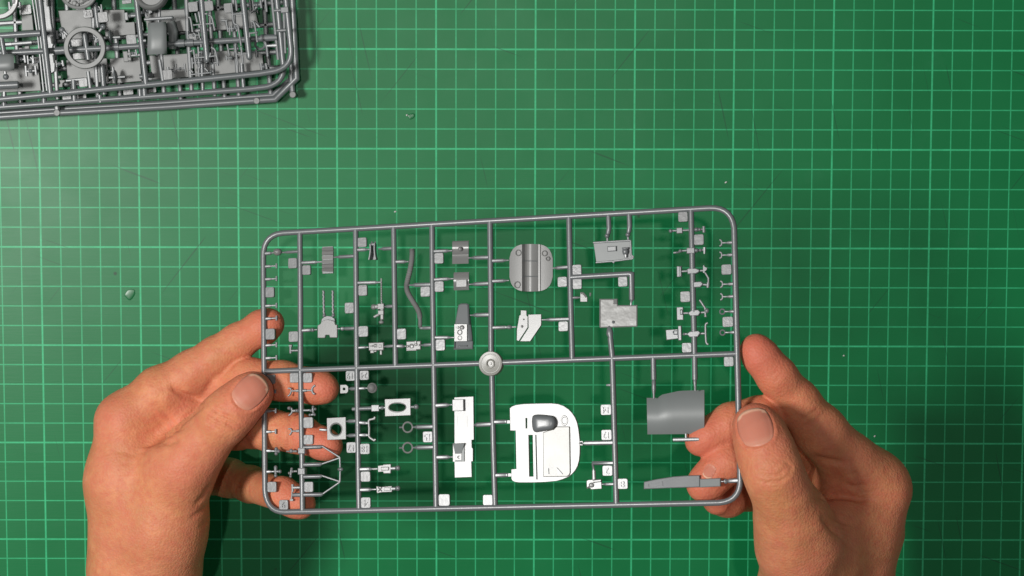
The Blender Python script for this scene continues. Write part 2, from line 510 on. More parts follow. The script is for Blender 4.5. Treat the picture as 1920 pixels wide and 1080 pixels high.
# numbered tags
for t in [(541, 484.6, 557.5, 502.6), (567.5, 498, 583, 515), (498.5, 539, 514.7, 557), (498.5, 617, 516, 636), (542, 622, 560, 640.5),
          (647, 568, 664, 587), (671.5, 446, 688, 463), (672.6, 535, 689, 554), (672.6, 612, 690.7, 631), (745, 616.7, 762, 636),
          (789, 538, 807, 556), (815, 475, 832, 494), (815.5, 528, 832.5, 547), (817.5, 637, 835, 657), (1047.6, 603, 1065.7, 621),
          (1046, 519.4, 1063.6, 538), (1074, 497, 1091, 541.6), (1159.4, 519, 1177, 537.5), (1272, 397.5, 1290, 416), (1301.6, 439.6, 1320, 459.5),
          (1276, 546.6, 1294.4, 566.4), (1279, 643, 1297, 661), (1353, 496, 1372, 515), (1355, 594, 1375, 613), (1357.6, 669, 1376, 687),
          (500, 703, 517, 719), (544, 700, 561, 717), (569, 700, 586, 717), (569.5, 783, 587.6, 802), (570, 816, 587.6, 833),
          (571, 904, 588, 922), (502, 904, 519, 922), (524, 938, 541, 955, "9"), (649, 696, 666.4, 713.6, "19"), (675, 695.5, 692, 712, "24"),
          (793.5, 809.5, 811.5, 829, "15"), (650.4, 829.7, 668.5, 848.5, "17"), (676, 832.5, 694, 851, "18"), (677, 884.6, 695, 902.6), (677.5, 933, 695.5, 952, "4"),
          (823, 927, 844, 948), (906, 928, 924.5, 947), (1126.7, 758.7, 1146.7, 778, "14"), (1128, 806, 1147.5, 825, "12"), (1130, 873, 1149, 892, "2"), (1158, 897.5, 1177.5, 916.7, "8")]:
    H.tag(*t[:4], txt=t[4] if len(t) > 4 else None)

# upper left: knob, pegs
b = MB(); c = H.L(520.5, 472.5, 0.0008); b.ball(c, .0021, .0017, .0018); b.ball((c.x - .0003, c.y + .0001, c.z + .0008), .0010, .0009, .0012)
H.part("egg_shaped_knob", b, PLASTIC_FLAT)
H.gate(494, 476, 513, 474); H.gate(562, 471.5, 529, 473.5, r=.7)
def peg(x, y, x1, y1, bar=5.0, kind='T'):
    b = MB(); b.tube([H.L(x, y), H.L(x + (x1 - x) * .45, y + (y1 - y) * .45), H.L(x + (x1 - x) * .6, y + (y1 - y) * .6), H.L(x1, y1)], [.00075, .00075, .0004, .00038], 8)
    if kind == 'T': b.tube([H.L(x1, y1 - bar), H.L(x1, y1 + bar)], .0005, 8)
    if kind == 'Y':
        sg = 1 if x1 > x else -1
        b.tube(H.P(smooth_line([(x1 + sg * 4, y1 - 6), (x1 + sg * .5, y1 - 4), (x1, y1), (x1 + sg * .5, y1 + 4), (x1 + sg * 4, y1 + 6)])), .00042, 8)
    if kind == 'X':
        b.tube([H.L(x1, y1 - bar), H.L(x1, y1 + bar)], [.00085, .0005, ][:2], 8); b.tube([H.L(x1 - 4, y1), H.L(x1 + bar, y1)], .0005, 8)
        for dx, dy in ((0, -bar), (0, bar), (bar, 0)): b.ball(H.L(x1 + dx, y1 + dy), .00085)
    if kind == 'O':
        cc = H.L(x1 - 4.5 if x1 < x else x1 + 4.5, y1); mmv = H.mm(x1, y1)
        ring(b, cc, 4.6 * mmv, .00036)
    H.part("small_peg" if kind == 'T' else {'Y': "small_fork", 'X': "small_cross", 'O': "small_eyelet"}[kind], b)
def ring(b, c, R, r, seg=24, sec=8, sx=1.0, sy=1.0):
    vs, fs = [], []
    for i in range(seg):
        a = 2 * pi * i / seg
        for j in range(sec):
            q = 2 * pi * j / sec
            vs.append((c[0] + (R + r * math.cos(q)) * math.cos(a) * sx, c[1] + (R + r * math.cos(q)) * math.sin(a) * sy, c[2] + r * math.sin(q)))
    for i in range(seg):
        for j in range(sec):
            fs.append((i * sec + j, ((i + 1) % seg) * sec + j, ((i + 1) % seg) * sec + (j + 1) % sec, i * sec + (j + 1) % sec))
    b.add(vs, fs)
for y in (499, 523): peg(495, y + 1, 518.5, y - .5, 4.5)
for y in (573, 597, 647, 671): peg(495.5, y + 1, 518.5, y - .5, 4.5)
for y in (770, 809): peg(497, y + 1, 517, y, 4.5)
peg(497, 845, 518, 846, 4.5, 'X'); peg(497.5, 884.5, 517, 884, 8, 'X'); peg(497, 734, 516, 734, 3.5)
b = MB(); b.tube(H.P([(564, 657), (546, 657.5)]), .0005, 8); b.tube(H.P([(545, 647), (545, 662.5)]), .0006, 8); b.tube(H.P([(542.5, 648.5), (548, 648.5)]), .0007, 8)
H.part("small_peg", b)

# louvred block
top, bot = 463.0, 511.5; n = 6; blk = None
b = MB(); H.box(b, 604.6, 464, 624.2, 511, -.0009, .0001); blk = H.part("louvre_block", b)
for i in range(n):
    y0 = top + (bot - top) * i / n; y1 = top + (bot - top) * (i + 1) / n
    b = MB(); sl = .7
    k = (i - 2.0) * .00020                      # the slats fan out one after the other
    g = [[H.L(603.6, y0 + .9, .0004 + k), H.L(624.6, y0 + .2, .0008 + k)], [H.L(603.6, y1 - 1.3, .0004 - k), H.L(624.6, y1 - 2.0, .0008 - k)]]
    b.sheet(g, .0009); b.build("slat", PLASTIC_FLAT, blk)
H.gate(563, 493, 603.8, 491); H.gate(668, 480, 624.5, 482.5)

# pilot seat back with two belts
b = MB()
arch = [(595.3, 633.6), (595.3, 610), (600.8, 607.2), (602.5, 603), (609, 599.7), (613.5, 599), (620, 600), (627, 602.3), (628.6, 608.6), (632.2, 608.6), (632.2, 633), (618.3, 633), (617, 628.2), (610.5, 628.2), (609, 633.6)]
H.plate(b, arch, -.0006, .0006, inset=.0002); seat = H.part("seat_plate", b, PLASTIC_FLAT)
b = MB(); H.plate(b, [(601.5, 605), (603, 598), (608, 593.5), (613.5, 592), (621, 593), (627, 597), (628.5, 605), (620, 601), (609, 600.5)], -.0022, -.0003, inset=.0002); b.build("seat_bucket", PLASTIC, seat)
for x0, x1 in ((607.5, 606.4), (624.6, 623.8)):
    b = MB()
    q = [(x0, 594)] + [(x0 + (x1 - x0) * i / 12 + (.7 if i % 2 else -.5), 592 - 47 * i / 12) for i in range(13)]
    b.tube(H.P(q), .00055, 8); b.ball(H.L(x0 + .5, 591), .00085)
    b.build("seat_strap", PLASTIC, seat)
H.gate(564, 620, 595, 618, bead=True); H.gate(668.5, 615.5, 632.5, 616.5, bead=True)

# clip with two bent legs
b = MB()
for q in ([(695.5, 458), (696, 468), (695, 478), (693, 487.5)], [(703.4, 457), (703, 468), (704, 478), (705.8, 487)]):
    b.tube(H.P(smooth_line(q)), .0006, 8, flat=2.2)
b.tube(H.P([(694.5, 459), (704.5, 457.5)]), .0007, 8); b.tube(H.P([(698, 456), (697, 453)]), .0004, 6); b.tube(H.P([(703, 456), (704, 453)]), .0004, 6)
H.plate(b, [(696.5, 460), (702.6, 460), (703.4, 487), (695.2, 487)], -.0022, -.0016)
H.part("bent_clip", b)
H.gate(668, 468.8, 693, 467.5); H.gate(738.5, 465.5, 710, 466.8)

# small gun
b = MB(); b.tube(H.P([(715, 522), (715.3, 560), (716, 572)]), .00036, 8)
for k in range(9): b.ball(H.L(715.2, 530 + k * 4.5), .00052, .00045, .00052, 8, 5)
H.box(b, 707.5, 569.5, 719.5, 579.5, -.0008, .0009, .0002); H.box(b, 708.5, 582, 719, 590, -.0008, .0008, .0002); H.box(b, 713, 578, 718.5, 598.5, -.0006, .0006, .0002)
b.ball(H.L(701, 575.5), .0014, .0013, .0012); b.tube(H.P([(701, 575.5), (709, 575)]), .0010, 8); b.tube(H.P([(701.5, 594.5), (711, 589.5)]), .00065, 8); b.ball(H.L(715, 604), .0012, .0008, .0008); b.tube(H.P([(715, 597), (715, 604)]), .0004, 6)
H.part("machine_gun", b, PLASTIC_FLAT)
H.gate(668.5, 530.5, 715, 529.2, neck=.22); H.gate(740.3, 574, 720, 575, r=.8)

# radio boxes
def radio(name, x0, y0, x1, y1, bits):
    b = MB(); H.box(b, x0, y0, x1, y1, -.0008, .0008, .0003)
    for q in bits:
        if len(q) == 3: b.lathe(H.L(q[0], q[1], .0007), [(q[2], 0), (q[2], .0005), (q[2] * .75, .0006), (.00005, .0006)], 12)
        else: H.box(b, *q[:4], -.0006, q[4] if len(q) > 4 else .0012, .0002)
    return H.part(name, b, PLASTIC_FLAT)
radio("radio_box", 691, 642.5, 719, 656.5, [(694, 647, 699, 650, .0012), (701, 645, 707, 651, .0011), (710, 646, 715, 652, .0010), (694, 656, 701, 662, .0005), (701, 657, 706, 660, .0004), (712, 657, 716, 665, .0003), (703.5, 648, .0007)])
radio("radio_box", 761.5, 640, 788.5, 655.5, [(761.5, 650, 781, 657.5, .0007), (772, 649, .0011), (764.5, 649.5, .0006), (780, 646, .0007), (785, 647, .0005), (777, 639, 781, 645, .0013)])
H.gate(669, 652.3, 691, 651, r=.7); H.gate(741.6, 648.3, 719.5, 650, r=.7); H.gate(741.6, 649, 761.5, 649.3, r=.9); H.gate(813, 645.8, 789, 647.5, r=.8)

# ribbed hose
hp = smooth_line([(772.6, 467), (773, 478), (770.5, 501), (763, 530), (762, 539), (765, 550), (776, 568), (784.5, 581), (787.8, 594), (788, 614)], 2)
b = MB(); tp = H.P(hp); rr = []
dense = []
for a, c in zip(tp[:-1], tp[1:]):
    for k in range(3): dense.append(a.lerp(c, k / 3))
dense.append(tp[-1])
for i in range(len(dense)): rr.append(.00130 if (i % 2 == 0) else .00108)
rr[0] = rr[1] = rr[2] = .0012
for i in range(len(dense)):
    if i > len(dense) * .86: rr[i] *= .75
b.tube(dense, rr, 10); H.part("ribbed_hose", b, PLASTIC_FLAT)
H.gate(740, 491, 766, 490.5); H.gate(811.4, 533.6, 765.5, 534.8, r=1.0); H.gate(813, 614.6, 787.5, 615.2, r=.8, tip=.6)

# two saddle-shaped brackets
def saddle(x0, y0, x1, y1, f, name, n=12):
    g = []
    for i in range(n + 1):
        t = i / n; y = y0 + (y1 - y0) * t; w = f(t)
        g.append([H.L(x0 + (x1 - x0) * j / 3, y - (.8 * j / 3), w) for j in range(4)])
    b = MB(); b.sheet(g, .0008); return b
b = saddle(848, 454, 878.5, 495, lambda t: .0022 * abs(2 * t * 1.5 - .9) ** 2 * .8 - .0004 if t < .6 else .0011 - (t - .6) * .006, "b")
br = H.part("saddle_bracket", b, PLASTIC_FLAT)
b = MB(); b.ball(H.L(863, 467, .0003), .0011, .0011, .0010); b.build("boss", PLASTIC_FLAT, br)
b = saddle(850.5, 513, 879, 542, lambda t: .0018 * (2 * t - 1) ** 2 - .0002, "b"); H.box(b, 855, 524.5, 875, 538, -.0004, .0009, .0002)
H.part("saddle_bracket", b, PLASTIC_FLAT)
H.gate(810.5, 471.5, 848.5, 470); H.gate(919, 482.6, 878.5, 483.6, r=.95); H.gate(811, 524.6, 850.5, 522.5); H.gate(920, 531.3, 879.5, 533.3, r=.95)

# radio operator console
b = MB()
H.plate(b, [(857, 571), (862, 568.3), (872, 568), (876.3, 570.5), (879.5, 608.5), (852, 608.5)], -.0006, .0022, inset=.0005)
yc = H.L(865, 608).y; b.v = [(x, y, z - (.16 * (y - yc) if z > 0 else 0)) for x, y, z in b.v]; con = H.part("console", b, PLASTIC)
b = MB(); g = [[H.L(852, 608, .0019), H.L(875.5, 607.4, .0019)], [H.L(852, 624, .0018), H.L(875.5, 623.4, .0018)], [H.L(852, 640, .0017), H.L(875.5, 639.4, .0017)]]; b.sheet(g, .0022)
b.lathe(H.L(866, 614, .0021), [(.0010, -.0003), (.0010, .0003), (.0007, .0005), (.0001, .0005)], 14); b.lathe(H.L(857.5, 614, .0021), [(.0007, -.0003), (.0007, .0004), (.0001, .0004)], 12)
ring(b, H.L(862.5, 633.5, .0016), .0009, .00022); ring(b, H.L(862, 623, .0020), .0010, .0002)
b.build("instrument_face", PLASTIC_FLAT, con)
b = MB(); H.plate(b, [(875.8, 590), (880, 592), (884.5, 634), (884, 638.5), (876, 640)], -.0007, .0009, inset=.0003); xc = H.L(880, 615).x; b.v = [(x, y, z - .28 * (x - xc)) for x, y, z in b.v]; b.build("side_cheek", PLASTIC, con)
b = MB(); H.box(b, 851, 640, 886, 654.8, -.0006, .0004, .0002); H.box(b, 851, 652.6, 886, 654.8, 0, .0013, .0002); H.box(b, 884, 641, 886.3, 654.6, 0, .0013, .0002); H.box(b, 851, 641, 852.6, 654.6, 0, .0013, .0002); H.box(b, 859, 647.5, 876, 650, 0, .0011, .0002)
yc = H.L(868, 647).y; b.v = [(x, y, z - .20 * (y - yc)) for x, y, z in b.v]; b.build("footwell", PLASTIC, con)
H.gate(920.5, 590, 880.5, 591.2, r=1.0); H.gate(813, 633, 851.5, 632.8)

# oval bulkhead with a deep round channel
b = MB()
def oval(px, py, hw, hh, e=3.2, n=56):
    return [(px + hw * math.copysign(abs(math.cos(2 * pi * i / n)) ** (2 / e), math.cos(2 * pi * i / n)), py + hh * math.copysign(abs(math.sin(2 * pi * i / n)) ** (2 / e), math.sin(2 * pi * i / n))) for i in range(n)]
ov = oval(995.5, 502, 41, 44.5)
def ov_edge(x):
    xs = [p for p in ov]
    ys = [p[1] for p in ov if abs(p[0] - x) < 4]
    return (min(ys), max(ys))
g = []
cols = [955.2, 958, 962, 967, 973, 978.6, 979.8] + [979.8 + (1008.2 - 979.8) * k / 10 for k in range(1, 10)] + [1008.2, 1009.2, 1012.5, 1014, 1019, 1025, 1030, 1033.5, 1036.3]
def height(x):
    if 979.5 <= x <= 1008.4:
        t = (x - 994) / 14.3; return -.0030 * math.sqrt(max(0, 1 - t * t)) + .0006
    if 1009 <= x < 1013: return .0012
    t = (x - 995.5) / 41
    return .0007 - .0007 * (t * t)
def ylim(x):
    t = min(.985, abs(x - 995.5) / 41); k = (1 - t ** 3.2) ** (1 / 3.2)
    return 502 - 44.5 * k, 502 + 44.5 * k
for x in cols:
    y0, y1 = ylim(x)
    g.append([H.L(x, y0 + (y1 - y0) * j / 12, height(x)) for j in range(13)])
b.sheet(g, .0010); bulk = H.part("oval_bulkhead", b, PLASTIC_FLAT, 50)
for (x, y, r) in ((972, 474, 5), (970, 534, 5.5), (1021, 475, 4.5), (1027, 485, 3.2)):
    b = MB(); ring(b, H.L(x, y, .0007), r * H.mm(x, y), .00022); b.build("raised_ring", PLASTIC_FLAT, bulk)
for y in (489, 518):
    b = MB(); q = [H.L(980 + 28 * k / 8, y + .6 * k / 8, height(980.2 + 27.8 * k / 8) + .0002) for k in range(9)]; b.tube(q, .00022, 6); b.build("weld_line", PLASTIC, bulk)
H.gate(920, 489.3, 954, 488); H.gate(920.4, 527.6, 954.5, 525.8); H.gate(1068.5, 500.6, 1036, 503)

# pale two-piece side panel
b = MB(); D = lambda q: [(720 + x / 3.485, 380 + y / 3.485) for x, y in q]
H.plate(b, D([(893, 703), (931, 705), (931, 735), (939, 746), (939, 815), (881, 904), (867, 900), (868, 830), (884, 738), (893, 732)]), -.0005, .0004, inset=.0001); sp = H.part("side_panel", b, PLASTIC_FLAT)
b = MB(); H.plate(b, D([(942, 731), (1027, 729), (1027, 800), (955, 906), (888, 906), (944, 818)]), -.0005, .0008, inset=.0001); b.build("map_case", PLASTIC_FLAT, sp)
b = MB(); b.ball(H.L(979, 612, .0004), .0006); b.ball(H.L(982, 599, .0004), .0004); b.build("rivet", PLASTIC_FLAT, sp)
H.gate(921, 614.6, 968, 613, bead=True); H.gate(1071, 598.2, 1014.5, 599.8)

# instrument board hanging from the top rail
for a in ([(1140.8, 403), (1142, 428), (1140.5, 437), (1138.5, 442)], [(1179.6, 400.5), (1180.6, 424), (1179.5, 433), (1177.5, 440)]):
    H.rod("gate", a, [.00110, .00110, .00105, .0006], 10)
    b = MB(); b.ball(H.L(a[3][0], a[3][1], .0002), .0011); b.tube(H.P([a[3], (a[3][0] + .6, 454)]), .0005, 8); H.part("gate", b)
b = MB(); H.plate(b, [(1112.8, 455.3), (1182.5, 451), (1183.5, 478), (1187, 482), (1186.5, 485.4), (1118, 492.4), (1116, 478)], -.0006, .0003, inset=.0001); b.v = [(x, y, z + (y + .0) * 0) for x, y, z in b.v]; ib = H.part("equipment_board", b, PLASTIC_DARK)
b = MB(); b.tube(H.P([(1112.5, 455), (1182.5, 451)], .0004), .00045, 8); b.tube(H.P([(1117.5, 492.3), (1148, 489.8), (1150.5, 492), (1152, 489.5), (1186.5, 485)], .0003), .00042, 8); b.tube(H.P([(1182.5, 451), (1183.5, 478), (1187.3, 481), (1186.7, 485)], .0003), .0004, 8); b.build("rim", PLASTIC, ib)
b = MB(); H.box(b, 1138.5, 461.5, 1155.5, 471, .0002, .0012, .0003); b.build("gauge_block", PLASTIC, ib)
b = MB(); H.box(b, 1166, 463.6, 1178, 466.6, .0002, .0019, .0003); b.tube(H.P([(1172.5, 466), (1172.8, 473), (1173.5, 483)], .0011), [.0010, .0010, .0006], 8); b.ball(H.L(1172.5, 471.5, .0012), .0014, .0018, .0012); b.build("handle", PLASTIC, ib)

# L-shaped floor panel
b = MB(); E_ = lambda q: [(1040 + x / 7.2, 500 + y / 7.2) for x, y in q]
H.plate(b, E_([(610, 440), (846, 440), (848, 526), (1112, 524), (1112, 806), (612, 822)]), -.0006, .0003); fp = H.part("floor_panel", b, PLASTIC_WORN)
b = MB(); b.tube(H.P(E_([(612, 818), (613, 443), (843, 442), (846, 528), (1109, 527), (1109, 803), (614, 819)]), .0003), .00028, 6); b.build("rim", PLASTIC_FLAT, fp)
b = MB(); g = [[H.L(1150 + i * 2.2, 561 + j * 3.2, .0004 + .0010 * (i / 3)) for j in range(4)] for i in range(4)]; b.sheet(g, .0005); b.build("corner_fold", PLASTIC_FLAT, fp)
b = MB(); b.ball(H.L(1150, 604, .0003), .0007, .0007, .0008); b.build("rivet", PLASTIC, fp)
b = MB(); b.tube(H.P([(1184.6, 561), (1183.5, 566), (1183, 573)]), [.0011, .0005, .0005], 8); H.part("gate", b)
b = MB(); b.tube(H.P([(1145.5, 640), (1144.8, 632), (1143.5, 626), (1143, 616), (1142.5, 611)]), [.0012, .00115, .0016, .0012, .0005], 10); H.part("gate", b)
b = MB(); H.plate(b, [(1088, 548.5), (1093, 547.7), (1101, 557), (1101, 565.8), (1088, 565.8)], -.0004, .0006, inset=.0001); b.tube(H.P([(1089.5, 549.5), (1094, 550.5), (1099.5, 557)], .0007), .0005, 6)
H.part("folded_bracket", b, PLASTIC_FLAT); H.gate(1070, 558.6, 1088, 557.8, r=.6)
b = MB(); b.tube(H.P([(1106.3, 555.5), (1107.3, 549)], .001), [.0003, .00045], 6); H.part("flash_curl", b, PLASTIC_FLAT)

# right hand runner: control rods and levers
F2 = lambda x, y: (1230 + x / 8.306, 380 + y / 8.306)
def blob(b, x, y, rx, ry=None, rz=None): b.ball(H.L(x, y, .0002), rx / 1000, (ry or rx) / 1000, (rz or rx) / 1000)
b = MB(); b.tube(H.P([(1256, 433), (1297, 431.3), (1305, 430.8), (1320, 430)]), .00045, 8); blob(b, 1257.6, 433, .9, .9); H.box(b, 1268.3, 426.8, 1279.4, 437.4, -.0007, .0008, .0002); blob(b, 1306, 430.5, 1.1, 1.0); blob(b, 1312, 430.3, .9, .8); b.tube(H.P([(1319.6, 424.5), (1319.8, 436)]), [.0007, .0007], 8); H.part("control_lever", b)
b = MB(); b.tube(H.P([(1263, 474), (1272, 473.3), (1276, 470.5), (1298, 469.4), (1320, 468.6)]), .00045, 8); H.box(b, 1287, 464, 1302.5, 475.4, -.0012, .0014, .0003); blob(b, 1276, 470.5, .9, .8); blob(b, 1270, 473.3, .7, .5); blob(b, 1306, 469.5, 1.1, 1.0); blob(b, 1313.5, 469, .8); b.tube(H.P([(1321, 464), (1320.8, 476)]), [.0008, .00045], 8); H.part("control_lever", b)
b = MB(); H.box(b, 1268.8, 499, 1278.4, 519, -.0007, .0003, .0002); H.box(b, 1273.5, 499.5, 1277.5, 518.5, 0, .0009, .0003); b.tube(H.P([(1278, 509), (1288, 508.3), (1300, 508), (1322, 507.3)]), .00048, 8); H.plate(b, [(1287.5, 505), (1291, 502.8), (1304, 502.8), (1311, 505.5), (1311, 509.5), (1305, 513), (1289, 514)], -.0012, .0013, inset=.0003); blob(b, 1301, 505.5, .9); H.plate(b, [(1318, 498), (1320, 496.3), (1321, 500), (1326, 502), (1325, 506), (1321.5, 509), (1321, 512), (1317.8, 511.5)], -.0005, .0006, inset=.0001); H.part("foot_pedal", b)
b = MB(); b.tube(H.P([(1322, 511), (1328.3, 521.5), (1328.2, 530), (1327.5, 539.5)]), .00045, 8); H.plate(b, [(1299, 528.5), (1314, 527.5), (1318.5, 532), (1313, 538.5), (1300, 539)], -.0009, .0010, inset=.0003); b.tube(H.P([(1316, 533), (1327, 534.5)]), .0005, 8); b.tube(H.P([(1327.8, 530), (1327, 539.5)]), .0007, 8); H.part("crank_arm", b)
b = MB(); H.box(b, 1268.8, 575.8, 1281, 599.8, -.0006, .0003, .0002); H.box(b, 1274.5, 580, 1280.5, 590, 0, .0011, .0004); b.tube(H.P([(1281, 587.4), (1300, 586.6), (1322, 585.6)]), .00048, 8); H.plate(b, [(1289, 587), (1296, 581.5), (1309, 580.5), (1313.5, 585.5), (1309, 592), (1294, 592.5)], -.0012, .0013, inset=.0003); blob(b, 1302, 584.3, 1.0, .9, 1.2); b.tube(H.P([(1312, 562.5), (1322, 577.5), (1322.8, 593.8)]), .00048, 8); blob(b, 1325, 582.5, 1.0, 1.1, .6); b.tube(H.P([(1320.5, 593), (1325.2, 593)]), .0004, 6); H.part("foot_pedal", b)
b = MB(); H.plate(b, [(1248, 618.5), (1271, 617), (1271.5, 635), (1249.5, 637.5)], -.0007, .0005, inset=.0002); H.box(b, 1271.5, 611, 1277.5, 638, -.0005, .0012, .0002); H.box(b, 1262.5, 619.5, 1271.5, 627.5, 0, .0014, .0004); blob(b, 1264.5, 623, .8); blob(b, 1269.5, 623, .8); H.part("throttle_box", b)
b = MB(); b.tube(H.P([(1281, 626.6), (1300, 625.7), (1321.5, 625.2)]), .0005, 8); b.ball(H.L(1283, 626.5), .0007); H.plate(b, [(1287, 626), (1293, 621.5), (1309, 619.8), (1313.5, 624), (1308, 631.5), (1293, 632.5)], -.0012, .0013, inset=.0003); b.tube(H.P(smooth_line([(1327, 605.3), (1323.3, 607.5), (1322.6, 612), (1323.6, 640), (1325, 644), (1328, 646)])), .00048, 8); H.part("grab_handle", b)
for y in (455.5, 478.5): peg(1376.5, y - .7, 1353.5, y, kind='Y')
for y in (533, 556.5): peg(1378.5, y - .7, 1355, y, kind='Y')
peg(1379.5, 584, 1359, 584.3, kind='O'); peg(1381, 623, 1359.5, 623.5, kind='O')

# ---- lower half
def hook(pts, x0, y0, r=.0004):
    b = MB(); b.tube(H.P(smooth_line(pts)), r, 8); k = len(pts) // 2; b.tube(H.P([pts[k], (x0, y0)]), .00042, 8); b.tube(H.P([((pts[k][0] + x0) / 2, (pts[k][1] + y0) / 2), (x0, y0)]), .0007, 8); H.part("small_hook", b)
hook([(540, 728), (545.5, 728), (546.5, 733), (544, 740), (540, 742.5)], 564, 732.5)
hook([(591, 722.5), (586, 726), (585, 732), (586.5, 737), (590.5, 739)], 565, 732.5, .0005)
hook([(541, 804), (546, 804), (547, 808.5), (545.5, 813), (543, 815.5)], 565.5, 808)
b = MB(); blob(b, 542.5, 765.2, 1.0, .8); b.tube(H.P(smooth_line([(542, 764), (547, 765.5), (548, 771), (546, 776), (541.5, 779)])), .00045, 8); b.tube(H.P([(547, 770.5), (565, 769.5)]), .0006, 8); blob(b, 557, 770, 1.0, .8); H.part("small_hook", b)
b = MB(); b.tube(H.P([(565, 769.5), (588, 769)]), .0005, 8)
for x, y in ((583, 770), (587, 763), (591, 767), (587.5, 774), (581, 778), (590, 777.5)): blob(b, x, y, .65)
b.tube(H.P([(586.5, 763), (587.5, 777)]), .0005, 8); b.tube(H.P([(581, 778), (590.5, 777)]), .0005, 8); H.part("valve_cluster", b)
# plate with a round hole
b = MB(); hx, hy = 630, 805.3
circ = lambda x, y, rx, ry=None, n=26: [(x + rx * math.cos(2 * pi * i / n), y + (ry or rx) * math.sin(2 * pi * i / n)) for i in range(n)]
H.plate(b, [(612.7, 784), (648, 782), (648.6, 823.5), (613.6, 825)], -.0006, .0006, [circ(hx, hy, 10.4)], .0001); pr = H.part("plate_with_round_hole", b, PLASTIC_FLAT)
b = MB(); ring(b, H.L(hx, hy, .0005), 11.3 * H.mm(hx, hy), .0003, 30); b.build("raised_lip", PLASTIC_FLAT, pr)
b = MB(); b.tube(H.P([(600, 805.5), (611, 806.2), (613.5, 806.2)]), [.0007, .0006, .0004], 8); H.part("gate", b)
H.gate(671, 789.3, 648, 790); H.gate(671.5, 816, 648.5, 817); H.gate(671, 792, 690.5, 793.5, tip=.6); H.gate(671.5, 815.8, 690.5, 815.8, tip=.6)
b = MB(); b.tube(H.P([(703, 781.5), (702, 785), (693, 787), (691.3, 790), (692.5, 803), (692, 818), (694, 821), (701.5, 825.8), (704.5, 823.5)]), .00052, 8); H.part("bent_handrail", b, PLASTIC_FLAT)
# small plate with hole and dome
b = MB(); H.plate(b, [(637.8, 721.5), (649, 721.3), (652.8, 725), (652.8, 733.5), (650, 737.2), (637.8, 737.8)], -.0005, .0006, [circ(645, 729.3, 2.4, n=14)], .0001); H.part("small_plate_with_hole", b, PLASTIC_FLAT)
H.gate(670, 728.7, 653, 729); H.gate(670, 728.5, 689, 727.8, r=.7)
b = MB(); c = H.L(698, 727.3); m = H.mm(698, 727); b.lathe(c, [(9.2 * m, -.0006), (9.2 * m, .0002), (8.3 * m, .0005), (7.4 * m, .0003), (6 * m, .0012), (3 * m, .0020), (.00002, .0022)], 26); H.part("domed_cap", b, PLASTIC_FLAT)
# plate with an oval hole
b = MB(); H.plate(b, [(721.5, 748.6), (769.3, 746.8), (769.7, 778.6), (721.8, 780.6)], -.0006, .0006, [circ(745, 763.8, 15.8, 7.7, 32)], .0001); po = H.part("plate_with_oval_hole", b, PLASTIC_FLAT)
b = MB(); ring(b, H.L(745, 763.8, .0005), 16.4 * H.mm(745, 763), .00028, 36, 8, 1.0, .52); b.build("raised_lip", PLASTIC_FLAT, po)
b = MB(); b.tube(H.P([(661, 767), (700, 765.2)]), .0009, 10); H.box(b, 696, 759.5, 710.5, 771, -.0009, .0010, .0002); b.tube(H.P([(710, 764.8), (722, 764.4)]), [.0008, .0005], 8); b.ball(H.L(717, 764.5), .0010); H.part("gate", b)
b = MB(); b.tube(H.P([(769.5, 763.2), (780, 762.8)]), [.0005, .0007], 8); b.ball(H.L(780.5, 762.6), .0012, .0012, .0009); H.part("gate", b)
for y in (801, 839.4):
    b = MB(); ring(b, H.L(764.5, y), 8.8 * H.mm(764, y), .00042, 30); H.part("thin_ring", b, PLASTIC_FLAT)
    H.gate(815.5, y - 1.2, 773, y, r=1.0, neck=.22); b = MB(); b.tube(H.P([(749, y + .4), (755.5, y + .2)]), .0004, 6); H.part("gate", b)
# brackets on the second runner
b = MB(); b.tube(H.P([(537, 846.5), (557, 846)]), [.0003, .0006], 8); blob(b, 546, 845.5, 1.0, 1.0, .7); H.box(b, 558, 840, 571.5, 850.5, -.0012, .0015, .0003); H.part("small_fitting", b, PLASTIC_TAG)
b = MB(); b.tube(H.P([(545, 884), (557, 883.5)]), .00045, 8); b.tube(H.P([(546.5, 879), (545, 893)]), .0005, 8)
for x, y in ((547, 879), (542.5, 887), (545, 893), (549, 884)): blob(b, x, y, .65)
H.box(b, 558, 878, 571.5, 889.5, -.0012, .0015, .0003); H.part("small_fitting", b, PLASTIC_TAG)
b = MB(); b.tube(H.P([(548.7, 908), (549, 922)]), .00065, 8); b.tube(H.P([(549, 914.5), (566, 914)]), [.0007, .0006], 8); b.tube(H.P([(548, 920), (546.5, 937.5)]), .00035, 8); H.box(b, 543.5, 935.5, 549.5, 939.5, -.0004, .0005, .0001); H.part("pull_rod", b, PLASTIC_FLAT)
# wire frame (aerial strut)
for y, x1, x0 in ((838.3, 604.5, 566), (871, 604, 566), (893.5, 604.5, 566.5), (927.5, 606, 549)): H.rod("gate", [(x0, y + .6), (x1 - 4, y - .3), (x1, y - 1.8)], [.00095, .00095, .0005], 10)
b = MB()
for q in ([(604, 836.5), (637.3, 857.5)], [(604, 869.8), (637.3, 858.5)], [(637.3, 857.5), (638, 880), (637.5, 903.5)], [(604, 892), (637.3, 903)], [(606, 925.5), (637.3, 904)]): b.tube(H.P(q), .00042, 8)
b.ball(H.L(638.5, 880, .0002), .0014, .0009, .0009); H.part("strut_frame", b)
